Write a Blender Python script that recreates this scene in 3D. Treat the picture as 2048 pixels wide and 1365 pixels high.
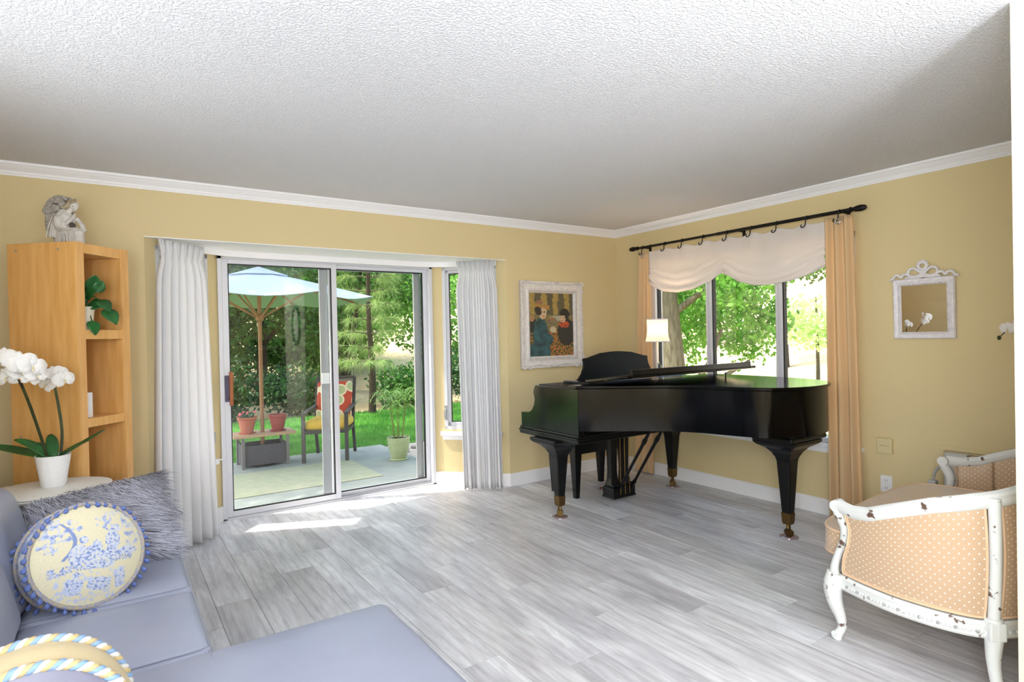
import bpy, bmesh, math, random
import numpy as np
from mathutils import Vector, Matrix, noise
random.seed(7); RNG = np.random.default_rng(11)
scn = bpy.context.scene
for o in list(bpy.data.objects): bpy.data.objects.remove(o)
COL = scn.collection
R = math.radians; PI = math.pi

# ------------------------------------------------------------------ camera
CAM = Vector((-4.3289, -4.4350, 1.3636)); YAW, PITCH, ROLL, FPX = .5968, -.0089, -.0208, 1179.5
cd = bpy.data.cameras.new('camera'); cam = bpy.data.objects.new('camera', cd); COL.objects.link(cam)
_f = Vector((math.sin(YAW)*math.cos(PITCH), math.cos(YAW)*math.cos(PITCH), math.sin(PITCH)))
_r = Vector((math.cos(YAW), -math.sin(YAW), 0)); _u = _r.cross(_f)
_r2 = _r*math.cos(ROLL) + _u*math.sin(ROLL); _u2 = _u*math.cos(ROLL) - _r*math.sin(ROLL)
M = Matrix((( _r2.x, _u2.x, -_f.x, CAM.x), (_r2.y, _u2.y, -_f.y, CAM.y), (_r2.z, _u2.z, -_f.z, CAM.z), (0,0,0,1)))
cam.matrix_world = M
cd.sensor_width = 36; cd.lens = FPX/2048*36; cd.clip_start = .05; cd.clip_end = 300
scn.camera = cam

# ------------------------------------------------------------------ world, sun, large lights, exposure
vs = scn.view_settings
vs.view_transform = 'Standard'; vs.look = 'None'; vs.gamma = 1; vs.use_curve_mapping = False; vs.exposure = EXPO = 1.1
w = bpy.data.worlds.new('sky'); scn.world = w; w.use_nodes = True
nt = w.node_tree; bg = nt.nodes['Background']
sky = nt.nodes.new('ShaderNodeTexSky'); sky.sky_type = 'NISHITA'; sky.sun_disc = False
sky.sun_elevation = R(60); sky.sun_rotation = R(-60); sky.air_density = 1.2; sky.dust_density = 5; sky.ozone_density = .4
nt.links.new(sky.outputs[0], bg.inputs[0]); bg.inputs[1].default_value = .36
def light(name, kind, loc, energy, color=(1,1,1), size=None, size_y=None, aim=None, parent=None):
    l = bpy.data.lights.new(name, kind); l.energy = energy; l.color = color
    o = bpy.data.objects.new(name, l); COL.objects.link(o); o.location = loc
    if kind == 'AREA':
        l.shape = 'RECTANGLE' if size_y else 'DISK'; l.size = size
        if size_y: l.size_y = size_y
    elif kind == 'POINT' and size: l.shadow_soft_size = size
    if aim is not None: o.rotation_euler = Vector(aim).to_track_quat('-Z', 'Y').to_euler()
    return o
SUN_DIR = Vector((.48, -.23, -.85)).normalized()
sun = light('sun', 'SUN', (-8, 8, 12), 3.2, (1, .95, .86), aim=SUN_DIR); sun.data.angle = R(.6)
# added fill lights at made-up windows, and an upward fill bounced off the ceiling
light('kitchen_fill', 'AREA', (-3.6, -8.35, 1.45), 45, (.90, .95, 1), 2.2, 1.5, aim=(0, 1, .12))
ul = light('hall_bounce_fill', 'AREA', (-3.15, -5.3, .98), 40, (.88, .93, 1), .5, aim=(.05, .1, 1)); ul.data.spread = R(140)  # stands in for a flash bounced off the ceiling

light('west_fill', 'AREA', (-4.99, -4.5, 1.5), 80, (.89, .945, 1), 2.0, 1.2, aim=(1, .25, .02))  # side fill added out of view, no known window here
light('west_fill_north', 'AREA', (-4.99, -2.3, 1.75), 9, (.89, .945, 1), 1.5, .7, aim=(1, 0, .15))  # weaker added fill further north on the same wall

# ------------------------------------------------------------------ mesh helpers
def col(c, a=1):
    if isinstance(c, str):
        c = c.lstrip('#'); c = [int(c[i:i+2], 16)/255 for i in (0, 2, 4)]
        c = [x/12.92 if x <= .04045 else ((x+.055)/1.055)**2.4 for x in c]
    return (*c[:3], a)
MATS = {}
def mat(name, c, rough=.5, metal=0, c2=None, scale=8, detail=4, bump=0, bscale=None, stretch=None, coat=0, spec=None, trans=0,
        sheen=0, aniso=0, coords='Object', contrast=(.35, .65), emit=None, estr=0, sss=0, alpha=1):
    if name in MATS: return MATS[name]
    m = bpy.data.materials.new(name); m.use_nodes = True; MATS[name] = m
    n, l = m.node_tree.nodes, m.node_tree.links; b = n['Principled BSDF']
    b.inputs['Base Color'].default_value = col(c); b.inputs['Roughness'].default_value = rough; b.inputs['Metallic'].default_value = metal
    b.inputs['Coat Weight'].default_value = coat; b.inputs['Coat Roughness'].default_value = .08
    if spec is not None: b.inputs['Specular IOR Level'].default_value = spec
    if sheen: b.inputs['Sheen Weight'].default_value = sheen
    if aniso: b.inputs['Anisotropic'].default_value = aniso
    if emit: b.inputs['Emission Color'].default_value = col(emit); b.inputs['Emission Strength'].default_value = estr
    if c2 is not None or bump:
        tc = n.new('ShaderNodeTexCoord'); mp = n.new('ShaderNodeMapping'); l.new(tc.outputs[coords], mp.inputs[0])
        if stretch: mp.inputs['Scale'].default_value = stretch
        if c2 is not None:
            t = n.new('ShaderNodeTexNoise'); t.inputs['Scale'].default_value = scale; t.inputs['Detail'].default_value = detail
            l.new(mp.outputs[0], t.inputs['Vector'])
            r = n.new('ShaderNodeValToRGB'); r.color_ramp.elements[0].color = col(c); r.color_ramp.elements[1].color = col(c2)
            r.color_ramp.elements[0].position, r.color_ramp.elements[1].position = contrast
            l.new(t.outputs[0], r.inputs[0]); l.new(r.outputs[0], b.inputs['Base Color'])
        if bump:
            t = n.new('ShaderNodeTexNoise'); t.inputs['Scale'].default_value = bscale or scale; t.inputs['Detail'].default_value = 3
            l.new(mp.outputs[0], t.inputs['Vector'])
            bp = n.new('ShaderNodeBump'); bp.inputs['Strength'].default_value = bump; bp.inputs['Distance'].default_value = .01
            l.new(t.outputs[0], bp.inputs['Height']); l.new(bp.outputs[0], b.inputs['Normal'])
    if trans:   # thin cloth or leaf: light comes through
        tr = n.new('ShaderNodeBsdfTranslucent'); mx = n.new('ShaderNodeMixShader'); mx.inputs[0].default_value = trans
        out = n['Material Output']; src = b.inputs['Base Color']
        if src.is_linked: l.new(src.links[0].from_socket, tr.inputs[0])
        else: tr.inputs[0].default_value = col(c)
        l.new(b.outputs[0], mx.inputs[1]); l.new(tr.outputs[0], mx.inputs[2]); l.new(mx.outputs[0], out.inputs[0])
    return m
def glass_mat(name, tint=(1,1,1), ior=1.6, rough=0):
    m = bpy.data.materials.new(name); m.use_nodes = True; n, l = m.node_tree.nodes, m.node_tree.links; n.clear()
    out = n.new('ShaderNodeOutputMaterial'); tr = n.new('ShaderNodeBsdfTransparent'); gl = n.new('ShaderNodeBsdfGlossy')
    fr = n.new('ShaderNodeFresnel'); mx = n.new('ShaderNodeMixShader')
    tr.inputs[0].default_value = (*tint, 1); gl.inputs['Roughness'].default_value = rough; fr.inputs[0].default_value = ior
    ge = n.new('ShaderNodeNewGeometry'); mu = n.new('ShaderNodeMath'); mu.operation = 'MULTIPLY'; iv = n.new('ShaderNodeMath'); iv.operation = 'SUBTRACT'; iv.inputs[0].default_value = 1; l.new(ge.outputs['Backfacing'], iv.inputs[1]); l.new(iv.outputs[0], mu.inputs[0]); l.new(fr.outputs[0], mu.inputs[1])
    l.new(mu.outputs[0], mx.inputs[0]); l.new(tr.outputs[0], mx.inputs[1]); l.new(gl.outputs[0], mx.inputs[2]); l.new(mx.outputs[0], out.inputs[0])
    MATS[name] = m; return m
def attr_mat(name, rough=.6, sheen=0, bump=0, bscale=200, trans=0, coat=0):
    m = mat(name, '#808080', rough, bump=bump, bscale=bscale, sheen=sheen, coat=coat)
    n, l = m.node_tree.nodes, m.node_tree.links
    a = n.new('ShaderNodeAttribute'); a.attribute_name = 'Col'; l.new(a.outputs[0], n['Principled BSDF'].inputs['Base Color'])
    return m

class MB:
    def __init__(s): s.V = []; s.F = []; s.C = []
    def add(s, V, F):
        o = len(s.V); s.V += [tuple(v) for v in V]; s.F += [tuple(i+o for i in f) for f in F]; return s
    def box(s, x0, x1, y0, y1, z0, z1):
        return s.add([(x0,y0,z0),(x1,y0,z0),(x1,y1,z0),(x0,y1,z0),(x0,y0,z1),(x1,y0,z1),(x1,y1,z1),(x0,y1,z1)],
                     [(0,3,2,1),(4,5,6,7),(0,1,5,4),(1,2,6,5),(2,3,7,6),(3,0,4,7)])
    def obox(s, A, B, w, h, up=(0,0,1)):       # box bar from A to B, width w, height h
        A, B = Vector(A), Vector(B); d = (B-A).normalized(); u = Vector(up); sd = d.cross(u)
        if sd.length < 1e-4: sd = d.cross(Vector((1,0,0)))
        sd.normalize(); u = sd.cross(d)
        V = [P + sd*a*w/2 + u*b*h/2 for P in (A, B) for a, b in ((-1,-1),(1,-1),(1,1),(-1,1))]
        return s.add(V, [(0,1,2,3)[::-1],(4,5,6,7),(0,1,5,4),(1,2,6,5),(2,3,7,6),(3,0,4,7)])
    def prism(s, poly, z0, z1, f=None):        # poly in xy, extruded in z (or mapped by f(x,y,z))
        n = len(poly); V = [(x,y,z0) for x,y in poly] + [(x,y,z1) for x,y in poly]
        if f: V = [f(*v) for v in V]
        return s.add(V, [tuple(range(n))[::-1], tuple(range(n, 2*n))] + [(i,(i+1)%n,n+(i+1)%n,n+i) for i in range(n)])
    def tube(s, path, rad, n=8, cap=True, sx=1, sy=1, up=None, closed=False):
        path = [Vector(q) for q in path]; m = len(path)
        if not hasattr(rad, '__len__'): rad = [rad]*m
        V = []; u0 = None
        for i, q in enumerate(path):
            if closed: t = path[(i+1)%m]-path[i-1]
            else: t = (path[min(i+1,m-1)]-path[max(i-1,0)])
            t.normalize()
            if u0 is None:
                u0 = Vector(up) if up else (Vector((0,0,1)) if abs(t.z) < .9 else Vector((1,0,0)))
            u = u0 - t*u0.dot(t)
            if u.length < 1e-5: u = t.orthogonal()
            u.normalize(); v = t.cross(u); u0 = u
            for k in range(n):
                a = 2*PI*k/n + (PI/4 if n == 4 else 0); V.append(q + (u*math.cos(a)*sx + v*math.sin(a)*sy)*rad[i])
        F = []
        for i in range(m if closed else m-1):
            j = (i+1) % m
            for k in range(n): F.append((i*n+k, i*n+(k+1)%n, j*n+(k+1)%n, j*n+k))
        if cap and not closed: F += [tuple(range(n))[::-1], tuple((m-1)*n+k for k in range(n))]
        return s.add(V, F)
    def lathe(s, prof, n=24, c=(0,0,0), sx=1, sy=1, f=None):     # prof [(r,z)]
        V = []; m = len(prof)
        for r, z in prof:
            for k in range(n):
                a = 2*PI*k/n; V.append((c[0]+r*math.cos(a)*sx, c[1]+r*math.sin(a)*sy, c[2]+z))
        F = [(i*n+k, i*n+(k+1)%n, (i+1)*n+(k+1)%n, (i+1)*n+k) for i in range(m-1) for k in range(n)]
        if prof[0][0] > 1e-6: F.append(tuple(range(n))[::-1])
        if prof[-1][0] > 1e-6: F.append(tuple((m-1)*n+k for k in range(n)))
        if f: V = [f(*v) for v in V]
        return s.add(V, F)
    def ball(s, c, rx, ry=None, rz=None, nu=14, nv=9, rot=None):
        ry = ry or rx; rz = rz or rx; V = [(0,0,-rz)]; F = []
        for i in range(1, nv):
            b = -PI/2 + PI*i/nv
            for k in range(nu):
                a = 2*PI*k/nu; V.append((rx*math.cos(b)*math.cos(a), ry*math.cos(b)*math.sin(a), rz*math.sin(b)))
        V.append((0,0,rz)); L = len(V)-1
        for k in range(nu):
            F.append((0, 1+(k+1)%nu, 1+k)); F.append((L, L-nu+k, L-nu+(k+1)%nu))
        for i in range(nv-2):
            for k in range(nu): F.append((1+i*nu+k, 1+i*nu+(k+1)%nu, 1+(i+1)*nu+(k+1)%nu, 1+(i+1)*nu+k))
        if rot is not None: V = [rot @ Vector(v) for v in V]
        return s.add([(v[0]+c[0], v[1]+c[1], v[2]+c[2]) for v in V], F)
    def grid(s, G, cu=False, cv=False):        # G[i][j] points
        n, m = len(G), len(G[0]); V = [q for row in G for q in row]; F = []
        for i in range(n if cu else n-1):
            for j in range(m if cv else m-1):
                F.append((i*m+j, ((i+1)%n)*m+j, ((i+1)%n)*m+(j+1)%m, i*m+(j+1)%m))
        return s.add(V, F)
    def xf(s, fn): s.V = [tuple(fn(Vector(v))) for v in s.V]; return s
    def build(s, name, m, parent=None, smooth=0, bevel=0, solid=0, subd=0, seg=2, flip=False, loc=None, rotz=0):
        me = bpy.data.meshes.new(name); me.from_pydata(s.V, [], [f[::-1] for f in s.F] if flip else s.F); me.update()
        return link(name, me, m, parent, smooth, bevel, solid, subd, seg, loc, rotz)
def link(name, me, m, parent=None, smooth=0, bevel=0, solid=0, subd=0, seg=2, loc=None, rotz=0):
    if smooth:
        me.shade_smooth(); me.set_sharp_from_angle(angle=R(smooth))
    o = bpy.data.objects.new(name, me); COL.objects.link(o)
    if m is not None: me.materials.append(MATS[m] if isinstance(m, str) else m)
    if parent is not None: o.parent = parent
    if loc is not None: o.location = loc
    if rotz: o.rotation_euler = (0, 0, rotz)
    if bevel:
        b = o.modifiers.new('bevel', 'BEVEL'); b.width = bevel; b.segments = seg; b.limit_method = 'ANGLE'; b.angle_limit = R(35)
    if solid:
        sm = o.modifiers.new('solid', 'SOLIDIFY'); sm.thickness = solid; sm.offset = 0
    if subd:
        sm = o.modifiers.new('subd', 'SUBSURF'); sm.levels = subd; sm.render_levels = subd
    return o
def tag(o, label=None, cat=None, group=None, kind=None):
    if label: o['label'] = label
    if cat: o['category'] = cat
    if group: o['group'] = group
    if kind: o['kind'] = kind
    return o
def thing(name, label, cat, loc=(0,0,0), rotz=0, group=None):
    o = bpy.data.objects.new(name, None); COL.objects.link(o); o.empty_display_size = .05
    o.location = loc; o.rotation_euler = (0, 0, rotz); return tag(o, label, cat, group)
def struct(o, label=None): o['kind'] = 'structure'; return tag(o, label) if label else o
def box(name, m, x0, x1, y0, y1, z0, z1, parent=None, bevel=0): return MB().box(x0,x1,y0,y1,z0,z1).build(name, m, parent, bevel=bevel)
def copy_child(o, parent, loc=None):
    c = o.copy(); COL.objects.link(c); c.parent = parent
    if loc is not None: c.location = loc
    return c
def smooth_path(pts, n):                          # Catmull-Rom resample
    P = [Vector(q) for q in pts]; P = [P[0]*2-P[1]] + P + [P[-1]*2-P[-2]]; out = []; segs = len(P)-3
    for i in range(n):
        t = i/(n-1)*segs; k = min(int(t), segs-1); t -= k; a, b, c, d = P[k:k+4]
        out.append(.5*((2*b)+(c-a)*t+(2*a-5*b+4*c-d)*t*t+(3*b-a-3*c+d)*t**3))
    return out
def interp(x, xs, ys): return float(np.interp(x, xs, ys))

# ------------------------------------------------------------------ materials
mat('wall_paint', '#dcc999', .75, bump=.08, bscale=60)
mat('cream_paint', '#ddd2b6', .7, bump=.05, bscale=60)
mat('trim_white', '#f4f3f5', .45)
mat('white_metal', '#dcdce2', .35)
mat('aluminium', '#b4b6bc', .35, .6)
mat('rubber', '#14161a', .6)
mat('shadow_gap', '#3a3733', .9)
glass_mat('door_glass', (.97, .985, .975), 1.75)
glass_mat('window_glass', (.98, .99, .985), 1.45)
m = mat('ceiling_plaster', '#e3e3e7', .85)       # knock-down texture
n, l = m.node_tree.nodes, m.node_tree.links
tc = n.new('ShaderNodeTexCoord'); t1 = n.new('ShaderNodeTexNoise'); t1.inputs['Scale'].default_value = 95; t1.inputs['Detail'].default_value = 3
rp = n.new('ShaderNodeValToRGB'); rp.color_ramp.elements[0].position = .45; rp.color_ramp.elements[1].position = .6
bp = n.new('ShaderNodeBump'); bp.inputs['Strength'].default_value = .75; bp.inputs['Distance'].default_value = .005
l.new(tc.outputs['Object'], t1.inputs['Vector']); l.new(t1.outputs[0], rp.inputs[0]); l.new(rp.outputs[0], bp.inputs['Height']); l.new(bp.outputs[0], n['Principled BSDF'].inputs['Normal'])

def plank_mat():
    m = mat('floor_oak', '#c9c6c4', .34); n, l = m.node_tree.nodes, m.node_tree.links; b = n['Principled BSDF']
    tc = n.new('ShaderNodeTexCoord'); oi = n.new('ShaderNodeObjectInfo'); ad = n.new('ShaderNodeVectorMath'); ad.operation = 'MULTIPLY_ADD'
    cb = n.new('ShaderNodeCombineXYZ')
    for i in range(3): l.new(oi.outputs['Random'], cb.inputs[i])
    ad.inputs[1].default_value = (1,1,1)
    sc = n.new('ShaderNodeVectorMath'); sc.operation = 'SCALE'; sc.inputs['Scale'].default_value = 37
    l.new(cb.outputs[0], sc.inputs[0]); add = n.new('ShaderNodeVectorMath'); l.new(tc.outputs['Object'], add.inputs[0]); l.new(sc.outputs[0], add.inputs[1])
    def noi(scale, st, det, dist=0):
        mp = n.new('ShaderNodeMapping'); mp.inputs['Scale'].default_value = st; l.new(add.outputs[0], mp.inputs[0])
        t = n.new('ShaderNodeTexNoise'); t.inputs['Scale'].default_value = scale; t.inputs['Detail'].default_value = det; t.inputs['Distortion'].default_value = dist
        l.new(mp.outputs[0], t.inputs['Vector']); return t.outputs[0]
    grain = noi(9, (4, .5, 1), 7, 1.2); cloud = noi(2.2, (2.2, .7, 1), 3, .6)
    wv = n.new('ShaderNodeTexWave'); wv.bands_direction = 'X'; wv.inputs['Scale'].default_value = 1.6; wv.inputs['Distortion'].default_value = 16; wv.inputs['Detail'].default_value = 2; wv.inputs['Detail Scale'].default_value = .7
    mp = n.new('ShaderNodeMapping'); mp.inputs['Scale'].default_value = (3.2, .35, 1); l.new(add.outputs[0], mp.inputs[0]); l.new(mp.outputs[0], wv.inputs[0])
    r1 = n.new('ShaderNodeValToRGB'); e = r1.color_ramp.elements; e[0].position, e[0].color = .28, col('#d9dadd'); e[1].position, e[1].color = .62, col('#f6f7fb')
    l.new(grain, r1.inputs[0])
    r2 = n.new('ShaderNodeValToRGB'); e = r2.color_ramp.elements; e[0].position, e[0].color = .35, col('#dcdbdd'); e[1].position, e[1].color = .62, col('#ffffff'); l.new(cloud, r2.inputs[0])
    r3 = n.new('ShaderNodeValToRGB'); e = r3.color_ramp.elements; e[0].position, e[0].color = .0, col('#f1f0f0'); e[1].position, e[1].color = .5, col('#ffffff'); l.new(wv.outputs[0], r3.inputs[0])
    r4 = n.new('ShaderNodeValToRGB'); e = r4.color_ramp.elements; e[0].color = col('#e9e7e6'); e[1].color = col('#ffffff'); l.new(oi.outputs['Random'], r4.inputs[0])
    prev = r1.outputs[0]
    for rr in (r2, r3, r4):
        mx = n.new('ShaderNodeMix'); mx.data_type = 'RGBA'; mx.blend_type = 'MULTIPLY'; mx.inputs[0].default_value = 1
        l.new(prev, mx.inputs[6]); l.new(rr.outputs[0], mx.inputs[7]); prev = mx.outputs[2]
    l.new(prev, b.inputs['Base Color'])
    bp = n.new('ShaderNodeBump'); bp.inputs['Strength'].default_value = .12; bp.inputs['Distance'].default_value = .002; l.new(grain, bp.inputs['Height']); l.new(bp.outputs[0], b.inputs['Normal'])
plank_mat()

# ------------------------------------------------------------------ room shell
CZ = 2.42; XW = -5.02; YS = -3.76; XP = -1.87; YB = -8.5
BL, BR, DL, DR, DY, HZ = -4.142, -1.365, -3.655, -1.857, .52, 2.045       # bay opening, door, bay depth, header
fl = struct(box('floor', 'shadow_gap', XW, 0, YB, 0, -.12, -.004))
MB().prism([(BL,0),(BR,0),(DR,.64),(DL,.64)], -.12, -.004).build('floor_bay', 'shadow_gap', fl)
box('floor_hall', 'floor_oak', XW, 0, YB, -4.62, -.004, 0, fl)
def clip(poly, a, b, c):                         # keep a*x+b*y<=c
    out = []
    for i in range(len(poly)):
        P, Q = poly[i], poly[(i+1) % len(poly)]; dp, dq = a*P[0]+b*P[1]-c, a*Q[0]+b*Q[1]-c
        if dp <= 0: out.append(P)
        if dp*dq < 0: t = dp/(dp-dq); out.append((P[0]+t*(Q[0]-P[0]), P[1]+t*(Q[1]-P[1])))
    return out
PW, PL = .186, 1.26; g = .0008; x = -3.729 - PW*7; row = 0
while x < 0:
    x0, x1 = max(x, XW), min(x+PW, 0); y = -4.62 - PL + ((row*.47 + .13*(row % 3)) % 1)*PL
    ytop = .5 if (x1 > BL and x0 < BR) else 0
    while y < ytop:
        poly = [(x0+g, max(y,-4.62)+g), (x1-g, max(y,-4.62)+g), (x1-g, min(y+PL, ytop)-g), (x0+g, min(y+PL, ytop)-g)]
        if ytop > 0:
            kl = (DL-BL)/.52; kr = (BR-DR)/.52
            poly = clip(poly, -1, kl, -BL+.03); poly = clip(poly, 1, kr, BR+.03)
        if len(poly) > 2 and poly[2][1] - poly[0][1] > .01:
            cx = sum(q[0] for q in poly)/len(poly); cy = sum(q[1] for q in poly)/len(poly)
            b = .0016; inner = [(q[0]+(b if q[0] < cx else -b), q[1]+(b if q[1] < cy else -b)) for q in poly]; k = len(poly)
            V = [(*q,-.004) for q in poly]+[(*q,-.0007) for q in poly]+[(*q,0) for q in inner]
            F = [tuple(range(2*k,3*k))]+[(i,(i+1)%k,k+(i+1)%k,k+i) for i in range(k)]+[(k+i,k+(i+1)%k,2*k+(i+1)%k,2*k+i) for i in range(k)]
            MB().add(V, F).build('plank', 'floor_oak', fl)
        y += PL
    x += PW; row += 1

wn = MB(); wn.box(XW-.12, BL, 0, .12, 0, CZ).box(BR, .12, 0, .12, 0, CZ).box(BL, BR, 0, .12, HZ+.006, CZ)
struct(wn.build('wall_north', 'wall_paint'))
WY0, WY1, WZ0, WZ1 = -.47, -2.37, .53, 2.05        # east window opening
we = MB(); we.box(0, .12, WY0, 0, 0, CZ).box(0, .12, YS-.12, WY1, 0, CZ).box(0, .12, WY1, WY0, 0, WZ0).box(0, .12, WY1, WY0, WZ1, CZ)
struct(we.build('wall_east', 'wall_paint'))
struct(box('wall_west', 'wall_paint', XW-.12, XW, YB, 0, 0, CZ))
struct(box('wall_south', 'wall_paint', XP+.0, .12, YS-.12, YS, 0, CZ))
pw = struct(MB().box(XP, XP+.12, -5.0, YS-.12, 0, CZ).build('wall_partition', 'cream_paint'))
box('partition_end', 'cream_paint', XP-.006, XP, -5.0, YS, 0, CZ, pw)
struct(box('wall_kitchen_east', 'wall_paint', 0, .12, YB, YS-.12, 0, CZ))
kb = MB(); kb.box(XW-.12, .12, YB-.12, YB, 0, CZ); struct(kb.build('wall_back', 'wall_paint'))
struct(box('ceiling', 'ceiling_plaster', XW-.12, .12, YB-.12, .12, CZ, CZ+.1))
struct(MB().prism([(BL,.0015),(BR,.0015),(BR+.1,.1),(DR+.1,.72),(DL-.1,.72),(BL-.1,.1)], HZ, HZ+.006).prism([(BL-.02,.121),(BR+.02,.121),(DR+.1,.72),(DL-.1,.72)], HZ+.006, HZ+.14).build('ceiling_bay', 'trim_white'))
struct(box('roof', 'shadow_gap', XW-.6, .6, YB-.3, .45, CZ+.1, CZ+.3))

# baseboards and crown (profile swept along a polyline with mitred corners)
def sweep_trim(name, pts, prof, m, zbase, closed=False):
    # prof: (out,z) ; pts: 2D polyline, room on the right-hand side of travel
    G = []; n = len(pts)
    for i, q in enumerate(pts):
        q = Vector(q); a = (q-Vector(pts[i-1])).normalized() if i else None; b = (Vector(pts[i+1])-q).normalized() if i < n-1 else None
        if a is None: a = b
        if b is None: b = a
        na, nb = Vector((a.y,-a.x)), Vector((b.y,-b.x)); nn = (na+nb).normalized(); nn = nn/max(.2, nn.dot(na))
        G.append([(q.x+nn.x*o, q.y+nn.y*o, zbase+z) for o, z in prof])
    mb = MB(); mb.grid(G, cv=True); k = len(prof); mb.F += [tuple(range(k)), tuple(range((n-1)*k, n*k))[::-1]]
    return struct(mb.build(name, m, smooth=30))
crown = [(0,-.072),(.006,-.072),(.010,-.060),(.014,-.058),(.016,-.048),(.020,-.044),(.030,-.034),(.040,-.026),(.044,-.018),(.052,-.014),(.054,0),(0,0)]
sweep_trim('trim_1', [(XW,-4.2),(XW,0),(0,0),(0,YS)], crown, 'trim_white', CZ)
bprof = [(0,0),(.014,0),(.014,.104),(.008,.114),(0,.114)]
sweep_trim('baseboard_north', [(DR,DY),(BR,0),(0,0)], bprof, 'trim_white', 0)
sweep_trim('baseboard_north_west', [(XW,0),(BL,0),(DL,DY)], bprof, 'trim_white', 0)
sweep_trim('baseboard_east', [(0,-.014),(0,YS)], bprof, 'trim_white', 0)
sweep_trim('baseboard_partition', [(XP-.006,-5.0),(XP-.006,YS)], [(-o,z) for o,z in bprof], 'trim_white', 0)
sweep_trim('baseboard_west', [(XW,-4.2),(XW,-.014)], bprof, 'trim_white', 0)

# bay side walls, each with a narrow casement window
def bay_side(nm, A, B, wname, sgn):
    A, B = Vector(A), Vector(B); d = (B-A); L = d.length; d /= L; nrm = Vector((d.y,-d.x))*sgn      # nrm: outward
    def W(s, o, z): q = A + d*s + nrm*o; return (q.x, q.y, z)
    def slab(mb, s0, s1, o0, o1, z0, z1):
        V = [W(s,o,z) for z in (z0,z1) for s,o in ((s0,o0),(s1,o0),(s1,o1),(s0,o1))]
        mb.add(V, [(0,3,2,1),(4,5,6,7),(0,1,5,4),(1,2,6,5),(2,3,7,6),(3,0,4,7)]); return mb
    s0, s1, z0, z1 = .105, .62, .51, 2.01
    mb = MB(); slab(mb,0,s0,0,.12,0,HZ); slab(mb,s1,L,0,.12,0,HZ); slab(mb,s0,s1,0,.12,0,z0); slab(mb,s0,s1,0,.12,z1,HZ)
    struct(mb.build(nm, 'wall_paint'))
    win = thing(wname, None, None); struct(win)
    f = MB()
    slab(f,s0,s0+.03,.0,.09,z0,z1); slab(f,s1-.03,s1,.0,.09,z0,z1); slab(f,s0,s1,.0,.09,z1-.03,z1); slab(f,s0,s1,.0,.09,z0,z0+.03)
    f.build('window_frame', 'white_metal', win)
    f = MB(); a0, a1, b0, b1 = s0+.03, s1-.03, z0+.03, z1-.03
    slab(f,a0,a0+.028,.012,.06,b0,b1); slab(f,a1-.028,a1,.012,.06,b0,b1); slab(f,a0,a1,.012,.06,b1-.028,b1); slab(f,a0,a1,.012,.06,b0,b0+.035)
    f.build('sash', 'white_metal', win, bevel=.003)
    slab(MB(),a0+.028,a1-.028,.034,.038,b0+.035,b1-.028).build('pane', 'window_glass', win)
    g_ = MB()
    for sa, sb, za, zb in ((a0+.028,a0+.034,b0,b1),(a1-.034,a1-.028,b0,b1),(a0,a1,b1-.034,b1-.028),(a0,a1,b0+.035,b0+.041)): slab(g_,sa,sb,.028,.044,za,zb)
    g_.build('gasket', 'rubber', win)
    h = MB(); h.tube([W(s0+.012,-.005,.70), W(s0+.012,-.03,.69), W(s0+.012,-.028,.62), W(s0+.018,-.012,.60)], .009, 8); slab(h,s0+.003,s0+.026,-.008,0,.60,.73)
    h.build('latch', 'aluminium', win, smooth=40)
    slab(MB(), s0-.035, s1+.035, -.035, .02, z0-.06, z0-.02).build('window_sill', 'trim_white', win, bevel=.006)
    slab(MB(), s0-.02, s1+.02, -.014, .0, z0-.095, z0-.06).build('window_apron', 'trim_white', win)
bay_side('wall_bay_right', (DR,DY), (BR,0), 'window_1', -1)
bay_side('wall_bay_left', (DL,DY), (BL,0), 'window_2', 1)

# curtain track under the bay soffit
mb = MB(); tr = [(-4.06,.045),(-3.90,.19),(-3.72,.33),(-3.58,.40),(-3.4,.425),(-2.1,.425),(-1.93,.40),(-1.79,.33),(-1.61,.19),(-1.45,.045)]
mb.grid([[(x, y-.012, HZ-.045),(x, y+.012, HZ-.045),(x, y+.012, HZ),(x, y-.012, HZ)] for x, y in tr], cv=True)
tk = tag(mb.build('curtain_track', 'trim_white'), 'white curtain track following the ceiling of the bay', 'curtain track')

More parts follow.
